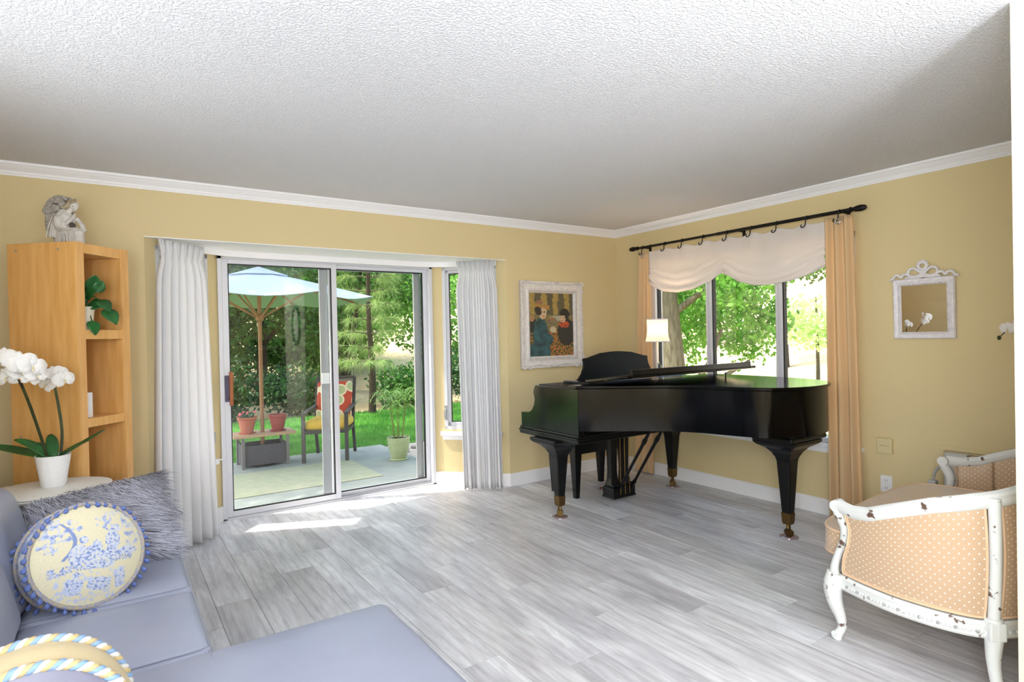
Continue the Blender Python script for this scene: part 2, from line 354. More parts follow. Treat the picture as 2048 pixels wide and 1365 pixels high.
# sliding glass door
dr = thing('door_1', None, None, (-2.756, DY, 0)); struct(dr)
def dbox(name, m, x0, x1, y0, y1, z0, z1, parent=dr, bevel=.002):
    return box(name, m, x0+2.756, x1+2.756, y0-DY, y1-DY, z0, z1, parent, bevel)
f = MB()
for a in ((DL,DL+.03,.5,.62,0,2.03),(DR-.03,DR,.5,.62,0,2.03),(DL,DR,.5,.62,1.995,2.045),(DL,DR,.5,.62,-.004,.014)): f.box(a[0]+2.756,a[1]+2.756,a[2]-DY,a[3]-DY,a[4],a[5])
f.build('door_frame', 'white_metal', dr, bevel=.002)
f = MB()
for yy in (.515,.543,.575,.605): f.box(DL+2.79,DR+2.72,yy-DY-.003,yy-DY+.003,.014,.03)
f.build('track', 'aluminium', dr)
def panel(nm, x0, x1, y, sw, rb, rt, m='white_metal'):
    p_ = thing(nm, None, None); p_.parent = dr
    f = MB(); X = lambda v: v+2.756
    f.box(X(x0),X(x0+sw),y-DY-.018,y-DY+.018,.022,1.995).box(X(x1-sw),X(x1),y-DY-.018,y-DY+.018,.022,1.995)
    f.box(X(x0+sw),X(x1-sw),y-DY-.016,y-DY+.016,1.995-rt,1.995).box(X(x0+sw),X(x1-sw),y-DY-.016,y-DY+.016,.022,rb)
    f.build('panel_frame', m, p_, bevel=.003)
    gk = MB(); a0,a1,b0,b1 = X(x0+sw),X(x1-sw),rb,1.995-rt
    for q in ((a0,a0+.007,b0,b1),(a1-.007,a1,b0,b1),(a0,a1,b0,b0+.007),(a0,a1,b1-.007,b1)): gk.box(q[0],q[1],y-DY-.012,y-DY+.012,q[2],q[3])
    gk.build('gasket', 'rubber', p_)
    MB().box(a0,a1,y-DY-.003,y-DY+.003,b0,b1).build('pane', 'door_glass', p_)
    return p_
sl = panel('sliding_panel', DL+.03, -2.748, .522, .042, .062, .034)
fx = panel('fixed_panel', -2.80, DR-.03, .572, .04, .055, .03)
f = MB(); X = lambda v: v+2.756
for q in ((-2.868,-2.80,.605,.025,1.985),(-2.005,-1.935,.605,.025,1.985)): f.box(X(q[0]),X(q[1]),q[2]-DY-.01,q[2]-DY+.01,q[3],q[4])
f.box(X(-2.868),X(-1.935),.595-DY,.615-DY,1.955,1.985).box(X(-2.868),X(-1.935),.595-DY,.615-DY,.025,.06)
f.build('screen_frame', 'aluminium', dr, bevel=.002)
mat('lock_plate', '#4d4458', .4, .5); mat('handle_wood', '#b5672a', .4, c2='#8c4718', scale=30, stretch=(1,1,.1))
dbox('lock_plate', 'lock_plate', -3.622, -3.594, .49, .507, .905, 1.105, sl)
h = MB(); h.box(X(-3.594),X(-3.568),.462-DY,.486-DY,.875,1.135); hd = h.build('door_handle', 'handle_wood', sl, bevel=.006)
box('handle_post', 'lock_plate', X(-3.592), X(-3.574), .486-DY, .506-DY, .92, .94, sl); box('handle_post', 'lock_plate', X(-3.592), X(-3.574), .486-DY, .506-DY, 1.07, 1.09, sl)
for zz in (.93, 1.075):
    MB().lathe([(.0045,0),(.004,.002),(0,.0025)], 8).xf(lambda v: Vector((X(-3.608)+v.x, .49-DY-v.z, zz+v.y))).build('screw', 'rubber', sl)
dbox('screen_latch', 'trim_white', -2.862, -2.80, .588, .597, .99, 1.08)

# ------------------------------------------------------------------ indoor things
def wb(mb, name, m, root, **k):                   # vertices given in world space, part parented to an unrotated root
    L = root.matrix_basis.translation if root.parent is None else root.parent.matrix_basis.translation
    L = root.location if root.parent is None else root.parent.location
    mb.V = [(v[0]-L[0], v[1]-L[1], v[2]-L[2]) for v in mb.V]; return mb.build(name, m, root, **k)

# ---- grand piano
mat('piano_black', '#030303', .13, spec=.32); mat('piano_satin', '#050505', .30, spec=.3)
mat('desk_black', '#020202', .35, spec=.12); mat('brass_old', '#6f5836', .4, 1); mat('brass', '#c79a4b', .25, 1); mat('ivory', '#efe9da', .3); mat('copper', '#b06a3c', .3, 1)
pn = thing('grand_piano', 'black baby grand piano with lid closed in the window corner', 'piano', (-.9, -1.5, 0))
side = [(-1.68,-.64),(-1.68,-1.33),(-1.585,-1.42),(-1.455,-1.525),(-1.325,-1.63),(-1.215,-1.75),(-1.135,-1.885),(-1.085,-2.03),(-1.04,-2.18),(-.98,-2.30),(-.87,-2.385),(-.71,-2.43),(-.52,-2.42),(-.36,-2.355),(-.24,-2.24),(-.17,-2.05),(-.14,-1.85),(-.13,-.64)]
curve = [Vector((x,y,0)) for x,y in side[1:-1]]
bent = [side[0]] + [(side[1][0]+.0, side[1][1])] + [tuple(v[:2]) for v in smooth_path(curve, 70)][1:] + [side[-1]]
def offset(poly, d):
    out = []; n = len(poly)
    for i in range(n):
        a = Vector(poly[max(i-1,0)]); b = Vector(poly[min(i+1,n-1)]); t = (b-a).normalized(); out.append((poly[i][0]-t.y*d, poly[i][1]+t.x*d))
    return out
ZT, ZB = .985, .695
inner = offset(bent, .05)
rim = MB()
# outer wall follows the bent side; cheeks are cut with the scroll profile at the keyboard end
cheek = [(-.832,ZT),(-.815,.955),(-.806,.93),(-.815,.905),(-.822,.875),(-.812,.835),(-.785,.795),(-.745,.772),(-.70,.766),(-.645,.766),(-.645,.66)]
G = [[(x,y,ZB),(x,y,ZT),(xi,yi,ZT),(xi,yi,ZB)] for (x,y),(xi,yi) in zip(bent[1:-1], inner[1:-1])]
G[0] = [(-1.68,-1.33,ZB),(-1.68,-1.33,ZT),(-1.63,-1.33,ZT),(-1.63,-1.33,ZB)]
G.append([(-.13,-1.2,ZB),(-.13,-1.2,ZT),(-.18,-1.2,ZT),(-.18,-1.2,ZB)])
rim.grid(G, cv=True); wb(rim, 'rim', 'piano_black', pn, smooth=40)
for xa, xb in ((-1.68,-1.63),(-.18,-.13)):
    yb = -1.33 if xa < -1 else -1.2
    poly = [(y,z) for y,z in cheek] + [(yb,.66),(yb,ZT)]
    ck = MB().prism(poly, xa, xb, f=lambda y,z,x: (x,y,z)); wb(ck, 'cheek', 'piano_black', pn, bevel=.004)
mo = MB()                                          # stepped moulding along the key bed
for a in ((.004,.660,.640),(.012,.640,.622),(.006,.622,.600)): mo.box(-1.68-a[0],-.13+a[0],-1.33,-.632+a[0]*.8,a[2],a[1])
wb(mo, 'key_bed', 'piano_satin', pn, bevel=.005)
k = MB().box(-1.63,-.18,-1.30,-.83,.66,.985); wb(k, 'key_block', 'piano_satin', pn)
k = MB().box(-1.60,-.21,-.845,-.80,.755,.925); wb(k, 'fallboard', 'piano_black', pn, bevel=.01)
wk = MB(); bk = MB(); kw = 1.224/52
for i in range(52):
    xx = -1.517+i*kw; wk.box(xx+.0005, xx+kw-.0005, -.80, -.655, .72, .742)
    if i % 7 in (0,2,3,5,6) and i < 51: bk.box(xx+kw-.005, xx+kw+.005, -.80, -.705, .742, .754)
o = wb(wk, 'white_keys', 'ivory', pn); o['kind'] = 'stuff'; o = wb(bk, 'black_keys', 'piano_satin', pn); o['kind'] = 'stuff'
k = MB().box(-1.63,-.18,-.66,-.645,.66,.735).box(-1.63,-1.525,-.80,-.66,.66,.745).box(-.285,-.18,-.80,-.66,.66,.745); wb(k, 'key_slip', 'piano_satin', pn)
# front top frame and music desk
k = MB().box(-1.635,-.175,-1.20,-.825,ZT,ZT+.006); wb(k, 'pin_block_cover', 'piano_satin', pn)
k = MB().box(-1.46,-.44,-1.20,-.90,ZT+.004,ZT+.026); wb(k, 'music_shelf', 'piano_black', pn, bevel=.006)
dk = [(-1.40,0),(-1.355,.012),(-1.315,.05),(-1.29,.10),(-1.283,.14),(-1.287,.155),(-1.28,.168),(-1.24,.172),(-1.20,.182),(-1.10,.205),(-.98,.214),(-.93,.215)]
dk = dk + [(-1.86-x, z) for x, z in dk[::-1][1:]]
desk = MB().prism(dk, -.0095, .0095, f=lambda x,z,t: (x, -.955+t+z*.12, ZT+.02+z)); wb(desk, 'music_desk', 'desk_black', pn, smooth=30)
# lid: main part and folded-back front flap
lo = offset(bent, -.014)
lid = [(x,y) for x,y in lo if y < -1.24]; lid = [(-1.694,-1.24)] + lid + [(-.116,-1.24)]
wb(MB().prism(lid, ZT+.004, ZT+.024), 'lid', 'piano_black', pn, bevel=.005, smooth=35)
th = math.atan2(.055, .44)
fm = lambda a, b, c_: Vector((a, -1.26-b*math.cos(th)+c_*math.sin(th), ZT+.034+b*math.sin(th)+c_*math.cos(th)))
fp = MB().box(0,1,0,1,0,1); FV = []
flap = MB().box(-1.55,-.14,.0,.42,0,.02); flap.V = [tuple(fm(*v)) for v in flap.V]; wb(flap, 'lid_flap', 'piano_black', pn, bevel=.004)
lip = MB().box(-1.50,-.20,.40,.42,.0,.052); lip.V = [tuple(fm(*v)) for v in lip.V]; wb(lip, 'flap_lip', 'piano_satin', pn, bevel=.003)
wb(MB().tube([(-.42,-1.60,ZT+.02),(-.42,-1.60,ZT+.062)], .006, 8), 'lid_peg', 'rubber', pn)
wb(MB().lathe([(.0,0),(.012,.002),(.012,.012),(.006,.02),(0,.021)], 10, (-1.53,-1.45,ZT+.055)), 'lid_knob', 'brass_old', pn)
for yy in (-1.35,-1.9): wb(MB().tube([(-.112,yy-.06,ZT+.005),(-.112,yy+.06,ZT+.005)], .007, 8), 'lid_hinge', 'brass', pn)
wb(MB().prism([(x,y) for x,y in offset(bent,.05)[1:-1]]+[(-.18,-1.2),(-1.63,-1.2)], ZB+.01, ZB+.03), 'sound_board', 'piano_satin', pn)
bm_ = MB().obox((-1.5,-1.38,.755),(-.62,-2.20,.755),.09,.06).obox((-.30,-1.33,.755),(-.66,-2.20,.755),.09,.06); wb(bm_, 'bracing', 'piano_satin', pn)
# legs
def sq(mb, z, hx, hy, cx, cy): return [(cx-hx,cy-hy,z),(cx+hx,cy-hy,z),(cx+hx,cy+hy,z),(cx-hx,cy+hy,z)]
def piano_leg(cx, cy, zt, tail=False, rot=0):
    lg = thing('leg', None, None); lg.parent = pn
    prof = [(zt,.16,.15),(zt-.02,.16,.15),(zt-.035,.15,.13),(zt-.06,.108,.09),(zt-.09,.078,.068),(zt-.125,.058,.052),(zt-.15,.051,.047),(.155,.029,.029)]
    mb = MB(); mb.grid([sq(mb,z,a,b,cx,cy) for z,a,b in prof], cv=True); mb.F.append((0,1,2,3))
    mb.V = [tuple((Matrix.Rotation(rot,3,'Z') @ (Vector(v)-Vector((cx,cy,0))))+Vector((cx,cy,0))) for v in mb.V]
    wb(mb, 'leg_post', 'piano_satin', lg, bevel=.006)
    if tail: wb(MB().box(cx-.19,cx+.22,cy-.15,cy+.14,zt,zt+.035), 'leg_plate', 'piano_satin', lg, bevel=.012)
    f_ = MB(); f_.grid([sq(f_,z,a,a,cx,cy) for z,a in ((.16,.0315),(.095,.028),(.085,.024))], cv=True); f_.F += [(0,1,2,3),(8,9,10,11)]
    wb(f_, 'ferrule', 'brass_old', lg, bevel=.002)
    c_ = MB().tube([(cx,cy,.10),(cx-.008,cy-.006,.055)], .014, 8); c_.tube([(cx-.018,cy-.022,.030),(cx+.006,cy+.008,.030)], .025, 16)
    wb(c_, 'caster', 'brass_old', lg, smooth=40)
    return lg
glass_mat('cup_glass', (.86,.76,.76), 1.5, .05); mat('cup_rose', '#8f7a7c', .15, coat=.5)
for i,(cx, cy, zt, tl, nm) in enumerate(((-1.575,-.975,.60,False,'by the white curtain'),(-.235,-.90,.60,False,'near the corner by the window'),(-.66,-2.235,.65,True,'nearest the settee'))):
    piano_leg(cx, cy, zt, tl)
    cup = MB().lathe([(.0,.004),(.030,.004),(.036,.010),(.040,.010),(.058,.006),(.060,0),(0,0)], 28)
    o = cup.build('caster_cup', 'cup_rose', None, smooth=40, loc=(cx-.006, cy-.007, .0)); tag(o, 'round rose glass caster cup under the piano leg '+nm, 'caster cup', 'piano caster cups')
# lyre
ly = thing('pedal_lyre', None, None); ly.parent = pn
lx, lyy = -.90, -.90
L_ = MB().box(lx-.12,lx+.12,lyy-.075,lyy+.055,.035,.115).box(lx-.125,lx+.125,lyy-.08,lyy+.06,.03,.045).box(lx-.11,lx+.11,lyy-.06,lyy+.04,.115,.14)
for dx in (-.065,.065): L_.grid([[(lx+dx-a,lyy-b,z),(lx+dx+a,lyy-b,z),(lx+dx+a,lyy+b,z),(lx+dx-a,lyy+b,z)] for z,a,b in ((.13,.045,.04),(.18,.034,.03),(.24,.03,.028),(.5,.036,.03),(.6,.042,.035))], cv=True)
L_.box(lx-.15,lx+.15,lyy-.06,lyy+.05,.565,.60)
wb(L_, 'lyre_post', 'piano_satin', ly, bevel=.004)
for j,dx in enumerate((-.05,0,.05)):
    wb(MB().tube([(lx+dx,lyy-.082,.06),(lx+dx,lyy-.082,.60)], .0022, 6), 'pedal_rod', 'brass', ly)
    pd = MB(); pd.tube(smooth_path([(lx+dx,lyy+.05,.075),(lx+dx,lyy+.10,.075),(lx+dx,lyy+.15,.068),(lx+dx,lyy+.17,.062)],8), [.008,.008,.009,.011,.013,.014,.012,.005], 8, sx=.6); wb(pd, 'pedal', 'copper', ly, smooth=60)
for dx in (-.07,.07):
    A_, B_ = Vector((lx+dx,lyy-.08,.10)), Vector((lx+dx-.02,lyy-.48,.68)); pts = [A_.lerp(B_,t) for t in (0,.06,.08,.1,.14,.7,.74,.77,.8,.84,1)]
    wb(MB().tube(pts, [.008,.009,.016,.016,.011,.013,.018,.018,.013,.012,.012], 10), 'lyre_brace', 'piano_satin', ly, smooth=50)

# ---- piano bench
mat('bench_black', '#060606', .38, spec=.35)
bn = thing('piano_bench', 'black wooden piano bench tucked under the keyboard', 'bench', (-.877, -.518, 0))
b_ = MB().box(-.34,.34,-.20,.20,.47,.515); b_.build('bench_seat', 'bench_black', bn, bevel=.012)
MB().box(-.30,.30,-.165,.165,.36,.47).build('apron', 'bench_black', bn, bevel=.004)
for sx_ in (-1,1):
    for sy_ in (-1,1):
        q = MB(); q.grid([sq(q,z,a,a,sx_*.272,sy_*.145) for z,a in ((.47,.036),(.36,.036),(.0,.020))], cv=True); q.F += [(0,1,2,3),(8,9,10,11)]; q.build('leg', 'bench_black', bn, bevel=.003)

# ---- table lamp on the piano
mat('lamp_shade', '#f3e3d2', .8, trans=.2, emit='#ffd9b4', estr=.03); glass_mat('crystal', (.93,.93,.9), 1.6); mat('lamp_trim', '#e9e4ee', .7)
lp = thing('table_lamp', 'small lit table lamp with pleated white shade on the piano', 'lamp', (-.345, -.855, ZT+.006))
G = []
for k_ in range(96):
    a = 2*PI*k_/96; dr_ = .0022 if k_ % 2 else 0; G.append([((r+dr_)*math.cos(a),(r+dr_)*math.sin(a),z) for r,z in ((.088,.49),(.089,.46),(.086,.42),(.087,.38),(.092,.34),(.102,.298))])
MB().grid(G, cu=True).build('lamp_shade', 'lamp_shade', lp)
for r,z in ((.090,.49),(.104,.296)): MB().tube([(r*math.cos(2*PI*i/48),r*math.sin(2*PI*i/48),z) for i in range(48)], .005, 6, closed=True).build('shade_trim', 'lamp_trim', lp, smooth=60)
MB().lathe([(.0,0),(.055,0),(.055,.012),(.03,.02),(.012,.03),(.011,.045),(0,.045)], 24).build('lamp_base', 'brass', lp, smooth=40)
cr = bmesh.new(); bmesh.ops.create_icosphere(cr, subdivisions=2, radius=.031); bmesh.ops.translate(cr, verts=cr.verts, vec=(0,0,.072)); me = bpy.data.meshes.new('crystal_ball'); cr.to_mesh(me); cr.free(); link('crystal_ball', me, 'crystal', lp)
MB().lathe([(.01,.1),(.013,.11),(.008,.125),(.008,.30),(.012,.31),(.006,.33),(.006,.47),(0,.47)], 12).build('lamp_stem', 'ivory', lp, smooth=40)
q = MB().ball((0,0,.39), .022, .022, .03); q.build('bulb', mat('bulb_glow', '#fff1dd', .5, emit='#ffd7a8', estr=2), lp, smooth=60)
pl = light('lamp_light', 'POINT', (0,0,.395), 7, (1,.72,.42), .03); pl.parent = lp

# ---- painting in ornate white frame
mat('frame_white', '#e7e1dc', .55, c2='#d8d0ca', scale=30); mat('frame_wash', '#b3aba8', .7)
pt = thing('framed_painting', 'painting of two ladies with flowers in an ornate white frame', 'painting', (-.862, 0, 1.462), 0)
PWd, PHt = .375, .41
def rectloop(hx, hz, y): return [(-hx,y,-hz),(hx,y,-hz),(hx,y,hz),(-hx,y,hz)]
G = [rectloop(PWd-a, PHt-a, -d) for a,d in ((.012,.002),(.012,.026),(.006,.036),(.02,.040),(.035,.034),(.055,.028),(.07,.026),(.082,.034),(.09,.037),(.098,.032),(.104,.026),(.112,.018),(.114,.010))]
fr = MB(); fr.grid(G, cv=True); fr.build('frame', 'frame_white', pt, smooth=25, flip=False)
be = MB()
for a,dep,rr,step in ((.094,.037,.0035,.011),(.028,.042,.003,.010)):
    hx, hz = PWd-a, PHt-a
    for i in range(int(2*hx/step)):
        for z in (-hz,hz): be.ball((-hx+(i+.5)*step,-dep,z), rr, nu=5, nv=4)
    for i in range(int(2*hz/step)):
        for x in (-hx,hx): be.ball((x,-dep,-hz+(i+.5)*step), rr, nu=5, nv=4)
o = be.build('beading', 'frame_wash', pt); o['kind'] = 'stuff'
def scroll(mb, cx, cz, s, fx_, fz_, y=-.042):
    pts = [(cx+fx_*s*(.9-.75*t)*math.cos(t*5.2)-0*s, y-.004*math.sin(t*PI), cz+fz_*s*(.9-.75*t)*math.sin(t*5.2)) for t in np.linspace(0,1,22)]
    mb.tube(pts, [.009*(1-.4*t) for t in np.linspace(0,1,22)], 6)
for sx_ in (-1,1):
    for sz_ in (-1,1):
        orn = MB(); cx, cz = sx_*(PWd-.030), sz_*(PHt-.030)
        scroll(orn, cx, cz, .034, sx_, sz_); scroll(orn, cx-sx_*.055, cz+sz_*.012, .022, -sx_, sz_); scroll(orn, cx+sx_*.012, cz-sz_*.06, .022, sx_, -sz_)
        for a in range(5): orn.ball((cx+.018*math.cos(a*1.26), -.046, cz+.018*math.sin(a*1.26)), .010, .006, .010, 8, 6)
        orn.build('corner_ornament', 'frame_white', pt, smooth=50)
for cx, cz, hor in ((0,PHt-.022,1),(0,-PHt+.022,1),(PWd-.022,0,0),(-PWd+.022,0,0)):
    orn = MB(); 
    for t in (-1,0,1): orn.ball((cx+(t*.026 if hor else 0), -.042, cz+(0 if hor else t*.026)), .018 if t == 0 else .013, .010, .018 if t == 0 else .013, 10, 6)
    for t in (-1,1): scroll(orn, cx+(t*.055 if hor else 0), cz+(0 if hor else t*.055), .018, t if hor else 1, t)
    # long swept leaf ridges between centre and corners
    for t in (-1,1):
        Lh = (PWd if hor else PHt)-.12; q = [( (cx+t*(.06+Lh*u_*.75)) if hor else cx-(.014*math.sin(u_*PI))*(1 if cx > 0 else -1), -.036, (cz-(.014*math.sin(u_*PI))*(1 if cz > 0 else -1)) if hor else cz+t*(.06+Lh*u_*.75)) for u_ in np.linspace(0,1,14)]
        orn.tube(q, [.003+.005*math.sin(PI*i/13) for i in range(14)], 6)
    orn.build('edge_ornament', 'frame_white', pt, smooth=50)
# the canvas: colours painted face by face
def paint(u, v):                                   # u 0..1 left-right, v 0..1 bottom-top
    n1 = noise.noise((u*9, v*14, 1.3)); n2 = noise.noise((u*30, v*34, 4.1)); n3 = noise.noise((u*60, v*70, 9.))
    def el(cx, cy, rx, ry): return ((u-cx)/rx)**2+((v-cy)/ry)**2 < 1+.25*n2
    c = np.array((.36,.24,.06)) if math.sin(u*24+.9*n1) > .1 else np.array((.10,.085,.045))
    if v < .66: c = np.array((.20,.15,.05))
    c = c*(1+.35*n2)
    if v < .42 and u > .42:
        t = n2+.5*n3; c = np.array((.50,.09,.012)) if t > .28 else (np.array((.42,.22,.03)) if t > .02 else np.array((.045,.05,.012)))
    if u < .2 and v < .42: c = np.array((.35,.14,.02)) if n2 > .1 else np.array((.06,.06,.02))
    if el(.06,.50,.10,.12): c = np.array((.02,.018,.014))
    if el(.05,.60,.06,.05): c = np.array((.40,.20,.09))
    if el(.62,.60,.18,.04): c = np.array((.38,.36,.26))
    if el(.84,.38,.21,.22): c = np.array((.018,.016,.010))                     # right figure
    if el(.79,.50,.13,.05) and n2 > -.2: c = np.array((.55,.07,.01))
    if el(.755,.60,.075,.07): c = np.array((.52,.36,.21))*(1.1-.5*(u-.70))
    if el(.80,.675,.115,.085) and not (u < .81 and v < .645): c = np.array((.018,.013,.008))
    if el(.52,.56,.10,.055): c = np.array((.10,.09,.10)) if n3 < .2 else np.array((.4,.3,.06))
    if el(.50,.59,.09,.03) and n3 > 0: c = np.array((.45,.20,.02))
    if el(.25,.33,.17,.28) or el(.22,.08,.24,.16) or (el(.40,.26,.12,.10)): c = np.array((.018,.075,.085))*(1+.8*n1+.5*n2)
    if el(.30,.69,.085,.105): c = np.array((.56,.40,.25))
    if el(.215,.73,.085,.08) and u < .27: c = np.array((.02,.014,.009))
    if el(.53,.42,.075,.05): c = np.array((.50,.42,.27))
    if abs(v-.795+.18*(u-.3)) < .035+.01*n2 and .12 < u < .45: c = np.array((.30,.20,.05)) if n3 < .15 else np.array((.60,.22,.03))
    if el(.22,.855,.08,.035): c = np.array((.14,.12,.10)) if n3 < .1 else np.array((.5,.15,.03))
    if abs(v-.70) < .008 and abs(abs(u-.305)-.035) < .02: c = np.array((.05,.03,.02))
    if abs(v-.635) < .010 and abs(u-.32) < .022: c = np.array((.55,.06,.03))
    if abs(v-.565) < .007 and abs(u-.745) < .018: c = np.array((.55,.06,.03))
    if abs(v-.612) < .005 and abs(abs(u-.735)-.030) < .012: c = np.array((.12,.07,.04))
    return np.clip(c*(1+.25*n3), 0, 1)
NU, NV = 96, 150; hx, hz = PWd-.112, PHt-.112
cv = MB(); cv.grid([[(-hx+2*hx*i/NU, -.012, -hz+2*hz*j/NV) for j in range(NV+1)] for i in range(NU+1)])
me_o = cv.build('canvas', attr_mat('canvas_paint', .55, bump=.05, bscale=120), pt)
ca = me_o.data.color_attributes.new('Col', 'FLOAT_COLOR', 'POINT'); arr = np.ones(((NU+1)*(NV+1), 4), np.float32)
for i in range(NU+1):
    for j in range(NV+1): arr[i*(NV+1)+j, :3] = paint(i/NU, j/NV)
ca.data.foreach_set('color', arr.ravel())
box('backing', 'frame_wash', -PWd+.01, PWd-.01, -.010, -.001, -PHt+.01, PHt-.01, pt)

# ---- east window
mat('mullion_grey', '#d6d6dc', .4)
wv = thing('window_3', None, None, (0, 0, 0)); struct(wv)
yl, yr, z0, z1 = WY0, WY1, WZ0, WZ1; f = MB()
f.box(.0,.10,yl-.055,yl,z0,z1).box(.0,.10,yr,yr+.055,z0,z1).box(.0,.10,yr,yl,z1-.05,z1).box(.0,.10,yr,yl,z0,z0+.035)
f.build('window_frame', 'white_metal', wv, bevel=.003)
for yy in (-1.135,-1.79):
    f = MB().box(.015,.085,yy-.016,yy+.036,z0+.035,z1-.05).box(.0,.03,yy+.012,yy+.03,z0+.035,z1-.05); f.build('mullion', 'mullion_grey', wv, bevel=.003)
    box('gasket', 'rubber', .03, .07, yy-.026, yy-.016, z0+.035, z1-.05, wv)
box('gasket', 'rubber', .03, .07, yl-.068, yl-.055, z0+.035, z1-.05, wv)
for a,b in ((yl-.055,-1.10),(-1.151,-1.754),(-1.806,yr+.055)): MB().box(.046,.052,b,a,z0+.035,z1-.05).build('pane', 'window_glass', wv)
box('window_sill', 'trim_white', -.045, .02, yr-.04, yl+.04, z0-.03, z0, wv, bevel=.006)
box('window_apron', 'trim_white', -.014, 0, yr-.02, yl+.02, z0-.07, z0-.03, wv)

# ---- curtain rod, hooks, valance, side curtains
mat('iron', '#1c1814', .45, .5); mat('grommet', '#cfcfd2', .2, 1)
rd = thing('curtain_rod', 'dark iron curtain rod with S hooks above the east window', 'curtain rod', (-.09, -1.4, 2.185))
rod_p = [(0,1.0,.0),(0,-.98,-.0)]
MB().tube(rod_p, .011, 12).build('rod', 'iron', rd, smooth=50)
MB().tube([(0,.1,0),(0,-.98,0)], .0135, 12).build('rod_sleeve', 'iron', rd, smooth=50)
for s_, yy in ((1,1.0),(-1,-.98)):
    q = MB(); pr = [(0,0),(.018,.0),(.019,.012),(.012,.018),(.014,.024),(.021,.05),(.023,.075),(.018,.1),(.012,.108),(0,.108)]
    q.lathe(pr, 14); q.xf(lambda v: Vector((v.x, yy+s_*v.z, v.y))); q.build('finial', 'iron', rd, smooth=40)
for yy in (.92,-.10,-.93):
    q = MB().box(-.006,.088,-.006+yy,.006+yy,-.012,.0).box(.078,.09,yy-.012,yy+.012,-.05,.03); q.build('bracket', 'iron', rd, bevel=.002)
hook_y = [.66,.46,.235,-.003,-.225,-.446,-.678]
hm = MB(); hm.tube([(.014*math.cos(a),0,.014*math.sin(a)) for a in np.linspace(0,2*PI,16)[:-1]], .0025, 6, closed=True)
hm.tube(smooth_path([(-.013,0,-.005),(-.012,.003,-.022),(-.010,.006,-.038),(-.014,.010,-.05),(-.018,.020,-.056),(-.018,.027,-.047),(-.016,.022,-.038)],16), .0032, 6)
hm.xf(lambda v: Vector((v.x*1.15, v.y*1.4, v.z*1.25 if v.z < -.02 else v.z))); h0 = hm.build('hook', 'iron', rd, smooth=50, loc=(0,hook_y[0],0))
for yy in hook_y[1:]: copy_child(h0, rd, (0,yy,0))
for yy in (.93,-.915): copy_child(h0, rd, (-.004,yy,0))
mat('valance_cloth', '#f3ece8', .85, trans=.35, bump=.12, bscale=500)
va = MB(); NUv, NVv = 120, 44; G = []
for i in range(NUv+1):
    y = -.535-(2.205-.535)*i/NUv; t = i/NUv
    hk = [(-1.4+q) for q in hook_y]; 
    top = 2.135+.012*math.cos((y+.74)/.222*2*PI) if -2.09 < y < -.73 else 2.135
    bot = interp(-y, [.53,.58,.70,.89,1.06,1.22,1.30,1.345,1.39,1.50,1.66,1.79,1.95,2.10,2.205], [1.845,1.80,1.745,1.722,1.738,1.79,1.825,1.845,1.828,1.765,1.722,1.715,1.730,1.768,1.80])
    row = []
    for j in range(NVv+1):
        v = j/NVv; z = top+(bot-top)*v
        swag = max(0, math.sin(PI*min(1,max(0,(-y-.53)/.82))) if y > -1.345 else math.sin(PI*min(1,(-y-1.345)/.86)))
        b_ = max(0, (v-.45)/.55); fold = (math.sin(v*34+(1-swag)*5+.6*math.sin(y*5))*.013+math.sin(v*19+2*swag)*.008)*b_*(1.35-.55*swag); bulge = .03*swag*b_**.7*(1-.3*b_)
        row.append((-.088-fold-bulge+.004*math.sin(y*40)*(1-v), y, z+(.010*math.sin(v*34)*b_*(1-swag)) + .03*b_*(1-b_)*(1-swag)*2))
    G.append(row)
va.grid(G); o = va.build('valance', 'valance_cloth', smooth=180, solid=.003)
tag(o, 'white linen balloon valance with two scalloped swags over the east window', 'valance')
mat('yellow_cloth', '#f0d2a4', .8, trans=.3, bump=.08, bscale=400); mat('lining_white', '#eeeae4', .8, trans=.2)
